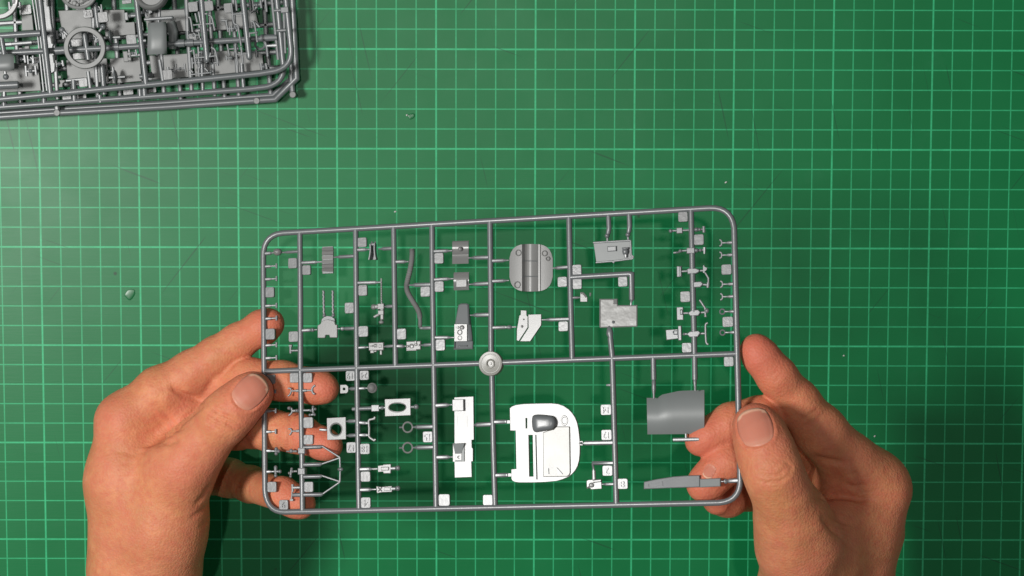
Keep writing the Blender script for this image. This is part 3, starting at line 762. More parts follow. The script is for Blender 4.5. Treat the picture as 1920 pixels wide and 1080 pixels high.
# seat cushions/buckles
b = MB(); H.plate(b, [(708.2, 873), (718, 872), (719, 870.8), (733, 870), (732.5, 887.5), (719, 887.8), (718, 884.5), (708.5, 885.3)], -.0006, .0006, inset=.0002); H.box(b, 714, 875.5, 729, 882, .0004, .0011, .0003); b.tube(H.P([(699, 879.5), (708.5, 879)]), .0005, 8); H.part("belt_buckle", b, PLASTIC_FLAT)
b = MB(); H.plate(b, [(705, 911.5), (714, 913), (734.5, 911), (734.8, 922.5), (716, 923.2), (706.5, 925)], -.0006, .0006, inset=.0002); H.box(b, 720, 914, 732, 920, .0004, .0009, .0002); b.tube(H.P([(709, 914), (716, 921)], .0007), .0003, 6); b.tube(H.P([(716, 914), (709, 921.5)], .0007), .0003, 6); H.part("belt_buckle", b, PLASTIC_FLAT)
H.gate(672.8, 880, 708.5, 879, r=.95, neck=.42); H.gate(673, 918.6, 705.5, 917.5, r=.95, neck=.38)
for y, x in ((878, 733), (916, 734.8)):
    b = MB(); b.tube(H.P([(x, y + .4), (742, y)]), .0008, 8); b.ball(H.L(746, y - .6), .0012, .0012, .0009); H.part("gate", b)
# long side console
b = MB(); H.plate(b, [(851.7, 745), (887.6, 743.3), (888.4, 824.4), (884.2, 825), (884.5, 839), (886.6, 841), (886.6, 865), (883.7, 865.2), (884.5, 894.5), (852.5, 895.6), (852, 866), (849, 866), (849, 831), (852, 831)], -.0006, .0005, inset=.0001); lc = H.part("side_console", b, PLASTIC_FLAT)
b = MB(); H.box(b, 848, 749.3, 869, 770, -.0004, .0022, .0002); b.build("junction_box", PLASTIC_FLAT, lc)
b = MB(); H.plate(b, [(857, 779.7), (876, 779.5), (876, 800), (857, 800)], .0004, .0006, [[(858, 780.7), (875, 780.5), (875, 799), (858, 799)]]); b.build("cover_outline", PLASTIC_FLAT, lc)
b = MB(); g = [[H.L(849, 832.5, .0021), H.L(870.5, 831.5, .0021)], [H.L(851.5, 842, .0014), H.L(867.5, 841.5, .0014)], [H.L(853, 850.5, .0008), H.L(865, 850, .0008)]]; b.sheet(g, .0007); b.build("sloping_face", PLASTIC_DARK, lc)
b = MB(); H.plate(b, [(866, 842), (870.7, 832), (870.7, 865.4), (853, 865.6), (853, 863), (866, 862.6)], .0003, .0010, inset=.0001); b.build("bracket_edge", PLASTIC_DARK, lc)
b = MB(); H.box(b, 853.2, 850.8, 865.2, 862.8, .0003, .0007, .0001); b.tube(H.P([(861.5, 855), (858.5, 855.6), (858, 858), (861, 859.6)], .0008), .0002, 6); b.build("dial_plate", PLASTIC_FLAT, lc)
H.gate(815, 760.6, 848, 758.8, r=1.0); H.gate(816.3, 857.6, 850, 856.8, r=1.0); H.gate(924.5, 795, 888.5, 797, r=1.05, neck=.15)

# pale door-shaped panel
b = MB(); G_ = lambda q: [(940 + x / 6, 740 + y / 6) for x, y in q]
door = [(92, 152), (118, 130), (160, 114), (250, 102), (400, 97), (560, 95), (640, 103), (700, 124), (760, 165), (800, 208), (832, 258), (855, 318), (868, 380), (877, 450), (883, 520), (885, 600), (884, 660), (876, 740), (858, 805), (830, 855), (795, 895), (750, 928), (690, 953), (620, 973), (500, 985), (350, 990), (200, 990), (150, 984), (122, 968), (110, 945), (110, 838), (166, 832), (158, 408), (98, 406)]
slot = [(308, 456), (350, 456), (358, 918), (316, 918)]
slit = [(275, 266), (288, 266), (288, 376), (277, 376)]
groove = [(386, 456), (391, 456), (404, 950), (398, 950)]
H.plate(b, G_(door), -.0007, .0006, [G_(slot), G_(slit), G_(groove)], .0002); dp = H.part("door_panel", b, PLASTIC_FLAT, 30)
b = MB(); H.plate(b, G_([(465, 425), (520, 405), (590, 388), (618, 358), (768, 358), (776, 876), (765, 905), (738, 922), (470, 926)]), .0004, .0013, inset=.0003); rp = b.build("raised_cover", PLASTIC_CREAM, dp)
b = MB(); H.plate(b, G_([(522, 822), (622, 820), (690, 895), (526, 898)]), .0009, .0019, [G_([(528, 828), (618, 826), (632, 860), (632, 890), (532, 893)])]); b.build("cover_emboss", PLASTIC, dp)
b = MB(); bl = [(345, 262), (352, 238), (375, 225), (420, 220), (560, 232), (595, 246), (616, 285), (622, 325), (605, 375), (570, 398), (470, 412), (400, 426), (368, 418), (350, 385), (342, 310)]
c0 = (455, 322); vs = []; ring_n = 0; bl = smooth_poly(bl, 1)
prof = [(1.0, .0004), (.985, .0016), (.93, .0028), (.83, .0035), (.70, .0039), (.52, .0041), (.3, .0042), (.02, .0042)]
fs = []
for k, h in prof:
    for p in bl: vs.append(H.L(*G_([(c0[0] + (p[0] - c0[0]) * k - (1 - k) * 14, c0[1] + (p[1] - c0[1]) * k)])[0], h))
nb = len(bl)
for i in range(len(prof) - 1):
    for j in range(nb): fs.append((i * nb + j, i * nb + (j + 1) % nb, (i + 1) * nb + (j + 1) % nb, (i + 1) * nb + j))
fs.append(tuple((len(prof) - 1) * nb + j for j in range(nb)))
b.add(vs, fs); b.build("blister", PLASTIC, dp, 60)
b = MB(); ring(b, H.L(*G_([(710, 291)])[0], .0006), 5.6 * H.mm(1058, 788), .00034, 26, 6, 1.0, 1.35); b.build("raised_ring", PLASTIC_FLAT, dp)
b = MB(); H.box(b, 949.5, 788, 958, 794, -.0005, .0004, .0001); H.box(b, 952, 887.5, 960, 893.5, -.0005, .0004, .0001); H.box(b, 1086, 827, 1093, 835, -.0005, .0004, .0001); b.build("gate_stub", PLASTIC_FLAT, dp)
H.gate(924, 791.3, 951, 790.6, r=1.0, neck=.15, tip=.8); H.gate(927, 891.2, 953, 890.6, r=1.0, neck=.15, tip=.8); H.gate(1152.4, 829.8, 1092, 831, r=1.05, neck=.08, tip=.8)
b = MB(); b.tube(H.P([(1149.5, 721.8), (1142, 722), (1137, 722.2)]), [.0008, .0006, .0004], 8); H.part("gate", b)
# little gearbox
b = MB(); H.plate(b, [(1099.5, 901.5), (1103, 899.5), (1127.6, 898.5), (1128.3, 916.5), (1108, 918), (1107, 915.5), (1100, 916)], -.0006, .0006, inset=.0002); b.lathe(H.L(1109, 909.5, .0006), [(.0011, 0), (.0011, .0006), (.0006, .0008), (.00005, .0008)], 14); b.tube(H.P([(1101, 915), (1109, 910)], .0009), .0004, 6); b.tube(H.P([(1112, 902.5), (1127, 901)], .0009), .0007, 8); blob(b, 1115, 902, .9, .9, 1.4); b.tube(H.P([(1113.5, 882), (1114, 900)]), [.0008, .0009], 8); H.part("gearbox", b, PLASTIC_FLAT)
H.rod("gate", [(1153.6, 868), (1112.5, 868.5), (1111.5, 871), (1113.5, 883)], [.0009, .0009, .0005, .0005], 8); H.gate(1154.4, 907.6, 1129, 908, r=.75)
# curved cowling panel
g = []
def tray_y(x):
    top = 746 if x < 1241 else (740 - (x - 1241) * .22 if x < 1275 else 732.8 - (x - 1275) * .035)
    return top, 814.5 - (x - 1212) * .008
for i in range(13):
    t = i / 12; row = []
    for j in range(12):
        x = 1212.5 + (1320.5 - 1212.5) * j / 11; x += (1.5 * t if j < 6 else 0)
        y0, y1 = tray_y(x); y = y0 + (y1 - y0) * t
        a = (t - .52) * 2
        row.append(H.L(x, y, .0040 * (1 - a * a) - .0020 + (-.0016 * (x - 1247) / 74 if x > 1247 else .0014 * (x - 1247) / 35)))
    g.append(row)
b = MB(); b.sheet(g, .0009); H.part("curved_cowling", b, PLASTIC_DARK, 20)
H.rod("gate", [(1225.8, 712), (1226, 715), (1226, 730), (1226, 740), (1226, 747)], [.0007, .00095, .00095, .0005, .0005], 10); H.rod("gate", [(1303, 711), (1303, 714), (1303.4, 724), (1303.6, 733)], [.0007, .00085, .0006, .0005], 10)
b = MB(); b.tube(H.P([(1262.5, 824.5), (1311, 823.6)], -.0015), .00085, 8); b.tube(H.P([(1286, 813), (1286.3, 824)], -.0015), .0005, 8); H.part("gate", b)
# propeller blade
b = MB(); H.plate(b, [(1207, 903.2), (1231, 898.2), (1262, 893.4), (1285, 891.8), (1311.5, 891), (1312.5, 913.4), (1260, 915), (1207, 917.2)], -.0005, .0007, inset=.0003); yc = H.L(1262, 905).y; b.v = [(x, y, z - .15 * (y - yc)) for x, y, z in b.v]; pb = H.part("long_blade", b, PLASTIC)
b = MB(); H.plate(b, [(1311.5, 898), (1350.5, 896.5), (1351, 912), (1312.5, 914)], -.0008, .0011, inset=.0003); b.v = [(x, y, z - .20 * (y - H.L(1330, 905).y)) for x, y, z in b.v]; b.build("blade_root", PLASTIC_DARK, pb)
b = MB(); H.plate(b, [(1214, 906.5), (1242, 902.5), (1243, 911), (1215, 913.5)], .0006, .00095, [[(1216, 907.6), (1240.5, 904), (1241, 910), (1216.5, 912.3)]]); b.v = [(x, y, z - .15 * (y - yc)) for x, y, z in b.v]; b.build("blade_outline", PLASTIC, pb)
H.gate(1387.5, 900.5, 1351, 903, r=1.0, bead=True)

# --- the stack of sprues lying at the mat's upper left corner
UP = Vector((0, 0, 1)); SU = (at(490, 138, .02) - at(0, 186, .02))
def stacked(z, label): return Sprue(at(300, 150, z), UP, SU, label, "sprues stacked at the corner of the mat", PLASTIC_LOW)
S1 = stacked(.0215, "uppermost sprue of the stack, carrying a flat round ring and a rounded cowl")
S2 = stacked(.0150, "second sprue of the stack, its rounded corner showing just below the uppermost one")
S3 = stacked(.0085, "third sprue of the stack, with chamfered corner, small round pins and flat wing panels")
S4 = stacked(.0026, "lowest sprue of the stack, mostly hidden, lying directly on the mat")
def frame(S, pts, r, seg=12):
    b = MB(); q = S.P(pts); q = [q[-1].lerp(q[0], .5)] + q + [q[-1].lerp(q[0], .5)]
    b.tube(q, r, seg, caps=False); return S.part("outer_frame", b)
def far(x, y): return [(x, y), (x - 30, -380), (-460, -300), (-430, 236)]
frame(S1, [(0, 186), (312, 155.5), (486, 138)] + arc((505, 135), (549, 130), (546, 92))[1:] + far(536.5, 0), .00155)
frame(S2, [(0, 201), (312, 178.5), (470, 166.5)] + arc((490, 164.5), (531, 160), (532, 128))[1:] + far(519.5, 0), .00150)
frame(S3, [(0, 219.5), (108, 212), (312, 200.5), (516, 186.5), (556.5, 147)] + far(548.5, 0), .00160)
frame(S4, [(0, 211.5), (300, 193.5), (512, 179), (548, 146)] + far(543, 0), .00150)
def srun(S, *p, r=.0014): return S.rod("runner", p, r, 10)
def sp_(S, name, fn, mat=None, sharp=38):
    b = MB(); fn(b); return S.part(name, b, mat, sharp)
# uppermost
srun(S1, (73, -40), (75, 0), (95, 177), r=.0015)
srun(S1, (253, -40), (256, 0), (274, 158), r=.00145)
b = MB(); b.tube(S1.P([(376, -40), (378, 0), (388.5, 111)]), .00150, 10); b.ball(S1.L(388.5, 112), .0015); S1.part("runner", b)
b = MB(); b.tube(S1.P([(454, -40), (456, 0), (467.5, 106)]), .00155, 10); b.ball(S1.L(467.5, 107), .00155); S1.part("runner", b)
srun(S1, (-30, 69), (0, 67), (76, 62), r=.0016); srun(S1, (2, 68), (8, 102), r=.0013)
for q in ([(299, 112), (305.5, 152)], [(165, 134), (169.5, 168)], [(8, 172), (8, 182)]): S1.rod("gate", q, .00095, 8)
b = MB(); c = S1.L(159, 89.5, .0025); m = S1.mm(159, 89)
b.lathe(c, [(29.6 * m, -.0008), (30.2 * m, .0006), (31 * m, .0009), (38 * m, .0009), (39.3 * m, .0004), (39.6 * m, -.0009), (29.6 * m, -.0008)], 48); S1.part("flat_ring", b, PLASTIC_PANEL)
for x0, y0, x1, y1 in ((116, 56, 126, 65), (193, 50, 186, 59)):
    b = MB(); b.ball(S1.L(x0, y0, .0015), .0015, .0015, .0013); b.tube(S1.P([(x0, y0), (x1, y1)], .0015), .0007, 8); S1.part("gate", b)
b = MB(); c = S1.L(147, -19, .001); b.lathe(c, [(.0001, -.0006), (30 * m, -.0006), (31 * m, .0004), (35 * m, .0006), (36.5 * m, .0001), (36.5 * m, -.0012), (.0001, -.0012)], 44)
for x, y, r in ((128, 1, 4), (140, 6, 5), (146, 9, 3.4), (153, 3, 5), (163, -4, 6), (135, -8, 4)): b.lathe(S1.L(x, y, .0004), [(r * m, 0), (r * m, .0009), (r * m * .6, .0013), (.00005, .0013)], 12)
b.tube(S1.P([(150, 7), (175, -9)], .0012), .0006, 6); S1.part("round_engine_plate", b, PLASTIC_PANEL)
b = MB(); c = S1.L(283, -13, .0012); b.lathe(c, [(.0001, .0002), (22 * m, .0002), (23.5 * m, .0018), (27 * m, .0022), (30.5 * m, .0010), (32.5 * m, -.0016), (32.5 * m, -.0030)], 40); S1.part("shallow_dish", b, PLASTIC_PANEL, 60)
b = MB(); c = S1.L(-4, -3, .0035); b.lathe(c, [(29 * m, -.0009), (29.5 * m, .0006), (30.5 * m, .0008), (37 * m, .0008), (38.5 * m, .0003), (39 * m, -.0010), (29 * m, -.0009)], 48)
b.v = [(x, y, z + (y - c.y) * .085) for x, y, z in b.v]; S1.part("tilted_ring", b, PLASTIC_FLAT)
# rounded cowl with a flap
def cowl(b, x0, y0, x1, y1, h, n=10, mm_=10):
    g = []
    for i in range(n + 1):
        row = []
        for j in range(mm_ + 1):
            u = j / mm_; v = i / n
            e = (abs(2 * u - 1) ** 4 + abs(2 * v - 1) ** 5)
            row.append(S1.L(x0 + (x1 - x0) * u + 3 * (1 - v) * (0.5 - u), y0 + (y1 - y0) * v - 2.4 * u, h * max(0, 1 - e * .5) ** .5 - .0008 + (.0016 * max(0, .55 - v) * -2)))
        g.append(row)
    b.sheet(g, .0009)
b = MB(); cowl(b, 276, 43, 313, 103, .0050); cw = S1.part("rounded_cowl", b, PLASTIC_DARK, 70)
b = MB(); b.tube(S1.P([(271, 36.5), (322, 33)], .0006), [.0008, .00085], 8); b.ball(S1.L(322.5, 33, .0006), .00085); b.tube(S1.P([(297, 35), (297.5, 43)]), .0006, 8); S1.part("gate", b)
b = MB(); b.tube(S1.P([(274, 76), (259, 77)]), .0009, 8); b.ball(S1.L(295, 101, .0008), .0009); S1.part("gate", b)
b = MB(); cowl(b, -18, 103, 27, 134, .0042); S1.part("rounded_cowl", b, PLASTIC_DARK, 70)
b = MB(); b.tube(S1.P([(-40, 162.5), (22, 159.5), (34, 158.8), (35.5, 158.7)], .0012), [.0019, .0019, .0018, .0013], 14); b.ball(S1.L(11, 144, .0012), .0015); b.tube(S1.P([(9.5, 134), (10.5, 142)], .0008), .0008, 8); S1.part("exhaust_pipe", b)
for q in ((353, 3.5, 371, 22), (381, 2, 400, 20.5), (304, 131, 323.5, 149.5), (184, 22.5, 202.5, 42)): S1.tag(*q)
S2.tag(420, 6, 437, 24); S2.tag(156, 18, 174, 33.5, txt="26", rot=0); S2.tag(39, 9, 59, 27, txt="8", rot=0); S2.tag(352, 63, 370, 82); S2.tag(237, 65, 256, 83); S2.tag(148, 146, 164, 163); S2.tag(229, 0, 247, 7)
for q in ((117, 176, 134, 187), (144.5, 173, 162, 185), (231, 165, 250, 178), (275, 161, 293, 174), (134, 74, 155, 87), (137, 99, 160, 111)): S3.tag(*q)
# fine levers along the two short runners
def lever(S, spine, arms, r=.00055, w=.0006):
    b = MB(); b.tube(S.P(spine, w), r * .8, 8)
    for q in arms: b.tube(S.P(smooth_line(q) if len(q) > 2 else q, w), r, 8)
    k = S.P([spine[len(spine) // 2]], w)[0]; b.ball(k, r * 1.5); S.part("lever_set", b)
lever(S1, [(362, 47), (380, 45.5), (399, 44)], [[(353, 32.5), (357, 33), (359, 45), (361, 60)], [(391, 28), (397, 31), (400, 44), (402.5, 57)], [(366, 25), (370, 42)], [(384, 26), (389, 26)], [(373, 45), (374, 52)]])
lever(S1, [(365, 108.5), (386, 107), (405, 104.5)], [[(363, 93), (365, 108), (367, 121)], [(396, 89), (403, 92), (406, 105), (409, 119)], [(355, 97), (361, 95)], [(393, 107), (395, 99)]])
lever(S1, [(434, 27), (456, 25)], [[(434, 8), (436, 27), (438, 45), (446, 47)], [(446, 47), (449, 66), (452, 86)], [(442, 0), (444, 20)]])
lever(S1, [(444, 102), (466, 100.5)], [[(441, 84), (443, 102), (446, 122)], [(452, 88), (456, 120)]])
lever(S1, [(463, 63), (481, 61)], [[(471.5, 40), (477, 42), (480, 61), (482.5, 79)], [(468, 61), (468, 70)]])
lever(S2, [(428, 54), (443, 53)], [[(414, 38), (426, 39)], [(424, 40), (428, 60)], [(431, 50), (431, 66)]]); lever(S2, [(430, 92), (446, 91)], [[(426, 83), (430, 104)], [(440, 84), (441, 100)]])
lever(S2, [(358, 140), (395, 136)], [[(356, 130), (362, 136)], [(372, 126), (374, 152)], [(384, 128), (390, 134)]]); lever(S2, [(362, 118), (378, 117)], [[(360, 108), (361, 128)], [(372, 106), (374, 128)]]); lever(S2, [(423, 109), (434, 108)], [[(424, 104), (425, 113)]])
# right-hand edge: long rods, eyelet, strut
S2.rod("runner", [(508, -30), (510, 0), (521.5, 112)], .00085, 8); S2.rod("runner", [(532, 20), (535, 100)], .0008, 8); S2.rod("runner", [(526, 98), (528.5, 116)], .0009, 8)
b = MB(); S1.box(b, 526, 13, 541, 24, .0008, .0024, .0003); b.tube(S1.P([(514, 20), (528, 19)], .0008), .0007, 8); S1.part("square_block", b)
S1.rod("gate", [(519, 57.5), (536, 56.5)], .0008, 8)
b = MB(); c = S2.L(488, 83); ring(b, c, 9 * S2.mm(488, 83), .00065, 24); b.tube(S2.P([(499, 86), (519, 85)]), [.0006, .0012], 8); S2.part("eyelet", b)
for q in ([(494, 70), (500, 88), (502, 106)], [(480, 92), (482, 108)], [(497, -4), (500, 22)], [(471.5, 23), (494, 0)], [(468, -6), (470, 22)], [(476, 40), (487, 51)]): S2.rod("thin_strut", q, .0007, 8)
S2.rod("thick_stub", [(489, 70), (519, 69.5)], .0015, 10)
# middle layers
srun(S2, (-20, 100), (28, 98.5), (200, 90), (330, 82), (446, 75), (520, 71), r=.00150)
for x, y in ((110, 95), (122, 94), (217, 88), (340, 81), (357, 80)):
    b = MB(); b.tube(S2.P([(x - 6, y + .3), (x + 6, y - .3)]), .0020, 12); S2.part("collar", b)
srun(S2, (178, 5), (184, 52)); srun(S2, (157, 57), (166, 112)); srun(S2, (191, 120), (196, 177)); srun(S2, (270, 155), (271.5, 180)); srun(S2, (378, 100), (380.5, 172), r=.0010); srun(S2, (453, 118), (457, 166), r=.0011); srun(S2, (138, 150), (140, 190)); srun(S2, (82, 170), (83, 194)); srun(S2, (7, 175), (8, 200)); srun(S2, (187, 178), (189, 192)); srun(S2, (262, 164), (263.5, 182)); srun(S2, (370, 2), (388, 118), r=.0009)
for q in ([(60, -20), (61, 0), (70, 60), (82, 172)], [(65, -20), (67, 0), (75, 62), (88, 170)]): S2.rod("long_thin_rod", q, .00055, 8)
for x, y in ((70, 117), (77, 156), (66, 3)): S2.rod("gate", [(x, y), (x + 8, y - 1)], .0004, 6)
def wing(S, pts, w=0.0, name="wing_panel", mat=PLASTIC_PANEL):
    b = MB(); S.plate(b, pts, w - .0008, w + .0006, inset=.0002); return S.part(name, b, mat)
wing(S3, [(109, 20), (175, 17.5), (178, 45), (181, 71), (119, 74)]); wing(S3, [(192, 19), (233, 18), (236, 42), (252, 41), (254, 64.5), (223, 67), (198, 69)])
wing(S3, [(124, 113), (200, 109), (204, 153), (127, 158)]); wing(S3, [(206, 110), (231, 108), (262, 106.5), (266, 152), (208, 157)])
wing(S3, [(270, 20), (346, 17.5), (352, 58), (278, 62)]); wing(S3, [(280, 104), (358, 100), (362, 144), (285, 149)]); wing(S3, [(362, 101), (425, 95), (492, 101), (494.5, 131), (366, 144)])
wing(S3, [(30, 118), (71, 117), (77, 170), (18, 172.5), (-20, 175), (-24, 122)]); wing(S3, [(40, 28), (60, 27), (63, 56.5), (41, 57.5)]); wing(S3, [(402, 20), (432, 18), (434, 25), (478, 16), (486, 51), (406, 57)])
b = MB(); S3.plate(b, [(79, -10), (88, -10), (93, 8), (96, 40), (103, 78), (99, 88), (104, 112), (103, 134), (93, 140), (86, 60)], -.0008, .0022, inset=.0004); S3.part("fin_panel", b, PLASTIC_LOW)
b = MB(); S3.plate(b, [(86, 0), (90, 0), (90, 12), (87, 12)], .002, .004); b.tube(S3.P([(96, 68), (98.5, 82)], .003), .0006, 6); b.tube(S3.P([(100, 103), (102.5, 118)], .003), .0006, 6); S3.part("hinge_stub", b, PLASTIC_PANEL)
for x, y, w in ((207.5, 70, .0008), (216.5, 144.5, .0012)):
    b = MB(); b.ball(S2.L(x, y, w), .0010, .0036, .0034, 14, 9); b.tube(S2.P([(x - 12, y + 1), (x + 18, y - .5)], w), .0007, 8); S2.part("wheel_disc", b)
b = MB(); S2.box(b, 231, 96, 240, 116, -.0006, .0010, .0003); S2.box(b, 238, 98, 245.5, 104, 0, .0016, .0003); S2.box(b, 239, 107, 246, 114, 0, .0012, .0003); S2.part("radio_box", b, PLASTIC_PANEL); S2.rod("gate", [(245, 104), (263, 103)], .0008, 8)
b = MB(); S2.box(b, 108, 142, 114.5, 147, 0, .0014, .0002); S2.plate(b, [(111, 150), (122, 150), (121, 154), (117.5, 156), (117, 163.5), (109.5, 163.5), (110, 159), (113, 156)], 0, .0014, inset=.0002); S2.part("white_lit_fitting", b, PLASTIC_PANEL)
b = MB(); b.tube(S2.P([(124, 151.5), (158, 148)]), .0008, 8); S2.part("thin_strut", b)
b = MB(); S2.box(b, 233, 23, 240, 38, 0, .0014, .0003); b.tube(S2.P([(240, 30), (256, 29)]), .0009, 8); b.ball(S2.L(243, 30), .0011); S2.part("gate", b)
b = MB(); b.tube(S2.P([(262, 144), (279, 142), (286, 140)]), [.0013, .0013, .0016], 10); S2.part("gate", b)
b = MB(); b.tube(S2.P([(22, 82.5), (60, 79.5)]), .0010, 8); S2.part("thin_strut", b); b = MB(); S2.box(b, 46, 86, 55, 92, 0, .0014, .0003); S2.part("small_block", b, PLASTIC_PANEL)
b = MB(); b.tube(S2.P([(318, 42), (325, 60), (324, 92)], -.001), [.0028, .0024, .0018], 12); S2.part("curved_duct", b, PLASTIC_DARK)
b = MB(); b.tube(S3.P([(325, 83), (349, 82)]), .0012, 8); S3.part("runner", b)
# ejector pins on the chamfered sprue
for x, y in ((108, 211.5), (482, 189), (549.5, 177.5)):
    b = MB(); c = S3.L(x, y); b.lathe(c, [(.0017, -.0055), (.0017, .0016), (.0014, .0020), (.00005, .0020)], 16); S3.part("ejector_pin", b, PLASTIC_PANEL)
S3.rod("runner", [(545, 140), (549, 177)], .0014, 8); S3.rod("runner", [(106, 196), (108, 211)], .0014, 8)

# small parts and runners of the buried sprues seen through the gaps
rs = random.Random(11)
for x in (30, 128, 215, 262, 330, 412, 500):
    dx = rs.uniform(-2, 2); S4.rod("runner", [(x + dx - 6, -40), (x + dx, 60), (x + dx + 9, 196 - x * .03)], .0013, 8)
for y in (26, 66, 118, 148): S4.rod("runner", [(-30, y + 20), (250, y + 2), (530, y - 22)], .0013, 8)
for x in (100, 176, 300, 352, 395, 440): S3.rod("runner", [(x - 4, -40), (x, 60), (x + 8, 188 - x * .02)], .0012, 8)
for k in range(26):
    x = rs.choice([rs.uniform(20, 520), rs.uniform(330, 520)]); y = rs.uniform(8, 150 - x * .05); S = S3 if k % 2 else S2
    h = rs.uniform(5, 11); v = rs.uniform(5, 12)
    arms = [[(x - h, y - v), (x - h + 1.5, y + v)], [(x + h - 1, y - v), (x + h + 1, y + v * .7)]]
    if k % 3 == 0: arms.append([(x, y - v * .6), (x + 4, y - v * .2), (x + 5, y + v)])
    lever(S, [(x - h, y + .6), (x, y), (x + h, y - .6)], arms, rs.uniform(.00045, .0008), .0006)
for k in range(9):
    x = rs.uniform(20, 500); y = rs.uniform(15, 140 - x * .05); S4.tag(x, y, x + 18, y + 19)

# ------------------------------------------------------------------ hands
class Field:
    """signed distance on a regular grid"""
    def __init__(s, lo, hi, h):
        s.lo = np.array(lo, np.float32); s.h = h
        s.n = np.ceil((np.array(hi) - s.lo) / h).astype(int) + 1
        s.ax = [s.lo[i] + h * np.arange(s.n[i], dtype=np.float32) for i in range(3)]
    def new(s): return np.full(tuple(s.n), 0.03, np.float32)
    def sub(s, lo, hi):
        a = np.clip(np.floor((np.array(lo) - s.lo) / s.h).astype(int), 0, s.n - 1)
        b = np.clip(np.ceil((np.array(hi) - s.lo) / s.h).astype(int) + 1, 1, s.n)
        return tuple(slice(x, y) for x, y in zip(a, b))
    def grid(s, sl): return np.meshgrid(s.ax[0][sl[0]], s.ax[1][sl[1]], s.ax[2][sl[2]], indexing='ij', sparse=True)

def smin(a, b, k):
    if k <= 0: return np.minimum(a, b)
    h = np.maximum(k - np.abs(a - b), 0) / k
    return np.minimum(a, b) - h * h * k * 0.25

def cone(F, D, a, b, ra, rb, k, pad=0.016, flat=None):
    """blend a round cone into distance grid D; flat=(axis, amount) squeezes it along a direction"""
    a = np.array(a, np.float32); b = np.array(b, np.float32); r = max(ra, rb) + pad
    lo = np.minimum(a, b) - r; hi = np.maximum(a, b) + r
    sl = F.sub(lo, hi); X, Y, Z = F.grid(sl)
    ab = b - a; L2 = float(ab @ ab) + 1e-12
    dx, dy, dz = X - a[0], Y - a[1], Z - a[2]
    t = np.clip((dx * ab[0] + dy * ab[1] + dz * ab[2]) / L2, 0, 1)
    ex, ey, ez = dx - t * ab[0], dy - t * ab[1], dz - t * ab[2]
    d2 = ex * ex + ey * ey + ez * ez
    if flat is not None:
        f = np.array(flat[0], np.float32); f /= np.linalg.norm(f)
        q = ex * f[0] + ey * f[1] + ez * f[2]
        d2 = d2 + q * q * (1.0 / (flat[1] ** 2) - 1.0)
    d = np.sqrt(d2) - (ra + t * (rb - ra))
    D[sl] = smin(D[sl], d, k)

def surface_net(F, D):
    n = F.n; inside = D < 0
    cx, cy, cz = n[0] - 1, n[1] - 1, n[2] - 1
    cnt = np.zeros((cx, cy, cz), np.int8)
    for i in (0, 1):
        for j in (0, 1):
            for k in (0, 1): cnt += inside[i:i + cx, j:j + cy, k:k + cz]
    act = (cnt > 0) & (cnt < 8)
    I = np.argwhere(act); idx = np.full((cx, cy, cz), -1, np.int32); idx[act] = np.arange(len(I))
    P = np.zeros((len(I), 3)); C = np.zeros(len(I))
    corners = [(i, j, k) for i in (0, 1) for j in (0, 1) for k in (0, 1)]
    for c0 in corners:
        for ax in range(3):
            if c0[ax]: continue
            c1 = list(c0); c1[ax] = 1
            v0 = D[I[:, 0] + c0[0], I[:, 1] + c0[1], I[:, 2] + c0[2]]; v1 = D[I[:, 0] + c1[0], I[:, 1] + c1[1], I[:, 2] + c1[2]]
            m = (v0 < 0) != (v1 < 0)
            t = np.where(m, v0 / np.where(m, v0 - v1, 1), 0)
            p = np.tile(np.array(c0, float), (len(I), 1)); p[:, ax] += t
            P[m] += p[m]; C[m] += 1
    V = (I + P / C[:, None]) * F.h + F.lo
    quads = []
    for ax in range(3):
        o = [1, 1, 1]; o[ax] = 0
        s0 = [slice(1, n[i] - 1) for i in range(3)]; s0[ax] = slice(0, n[ax] - 1)
        s1 = list(s0); s1[ax] = slice(1, n[ax])
        A, B = inside[tuple(s0)], inside[tuple(s1)]
        e = np.argwhere(A != B)
        if not len(e): continue
        base = e + np.array([0 if i == ax else 1 for i in range(3)])
        u, v = [(1, 2), (2, 0), (0, 1)][ax]
        def g(du, dv):
            q = base.copy(); q[:, u] -= du; q[:, v] -= dv
            return idx[q[:, 0], q[:, 1], q[:, 2]]
        Q = np.stack([g(1, 1), g(0, 1), g(0, 0), g(1, 0)], 1)
        fl = ~A[e[:, 0], e[:, 1], e[:, 2]]
        Q[fl] = Q[fl][:, ::-1]
        quads.append(Q)
    return V, np.concatenate(quads)

def laplace(V, Q, it, lam=0.5, mu=-0.52):
    E = np.concatenate([Q[:, [0, 1]], Q[:, [1, 2]], Q[:, [2, 3]], Q[:, [3, 0]]])
    E = np.unique(np.sort(E, 1), axis=0)
    deg = np.bincount(E.ravel(), minlength=len(V))[:, None]
    for i in range(it):
        for l in (lam, mu):
            S = np.zeros_like(V)
            for d in range(3):
                S[:, d] = np.bincount(E[:, 0], V[E[:, 1], d], len(V)) + np.bincount(E[:, 1], V[E[:, 0], d], len(V))
            V = V + l * (S / np.maximum(deg, 1) - V)
    return V

def vnormals(V, Q):
    n = np.cross(V[Q[:, 2]] - V[Q[:, 0]], V[Q[:, 3]] - V[Q[:, 1]])
    S = np.zeros_like(V)
    for c in range(4):
        for d in range(3): S[:, d] += np.bincount(Q[:, c], n[:, d], len(V))
    return S / np.maximum(np.linalg.norm(S, axis=1, keepdims=True), 1e-12)

CR = np.array(CAM_R); CC = np.array(CAM_C)
def project(V):
    q = (V - CC) @ CR
    return np.stack([960 + F_PX * q[:, 0] / -q[:, 2], 540 - F_PX * q[:, 1] / -q[:, 2]], 1)

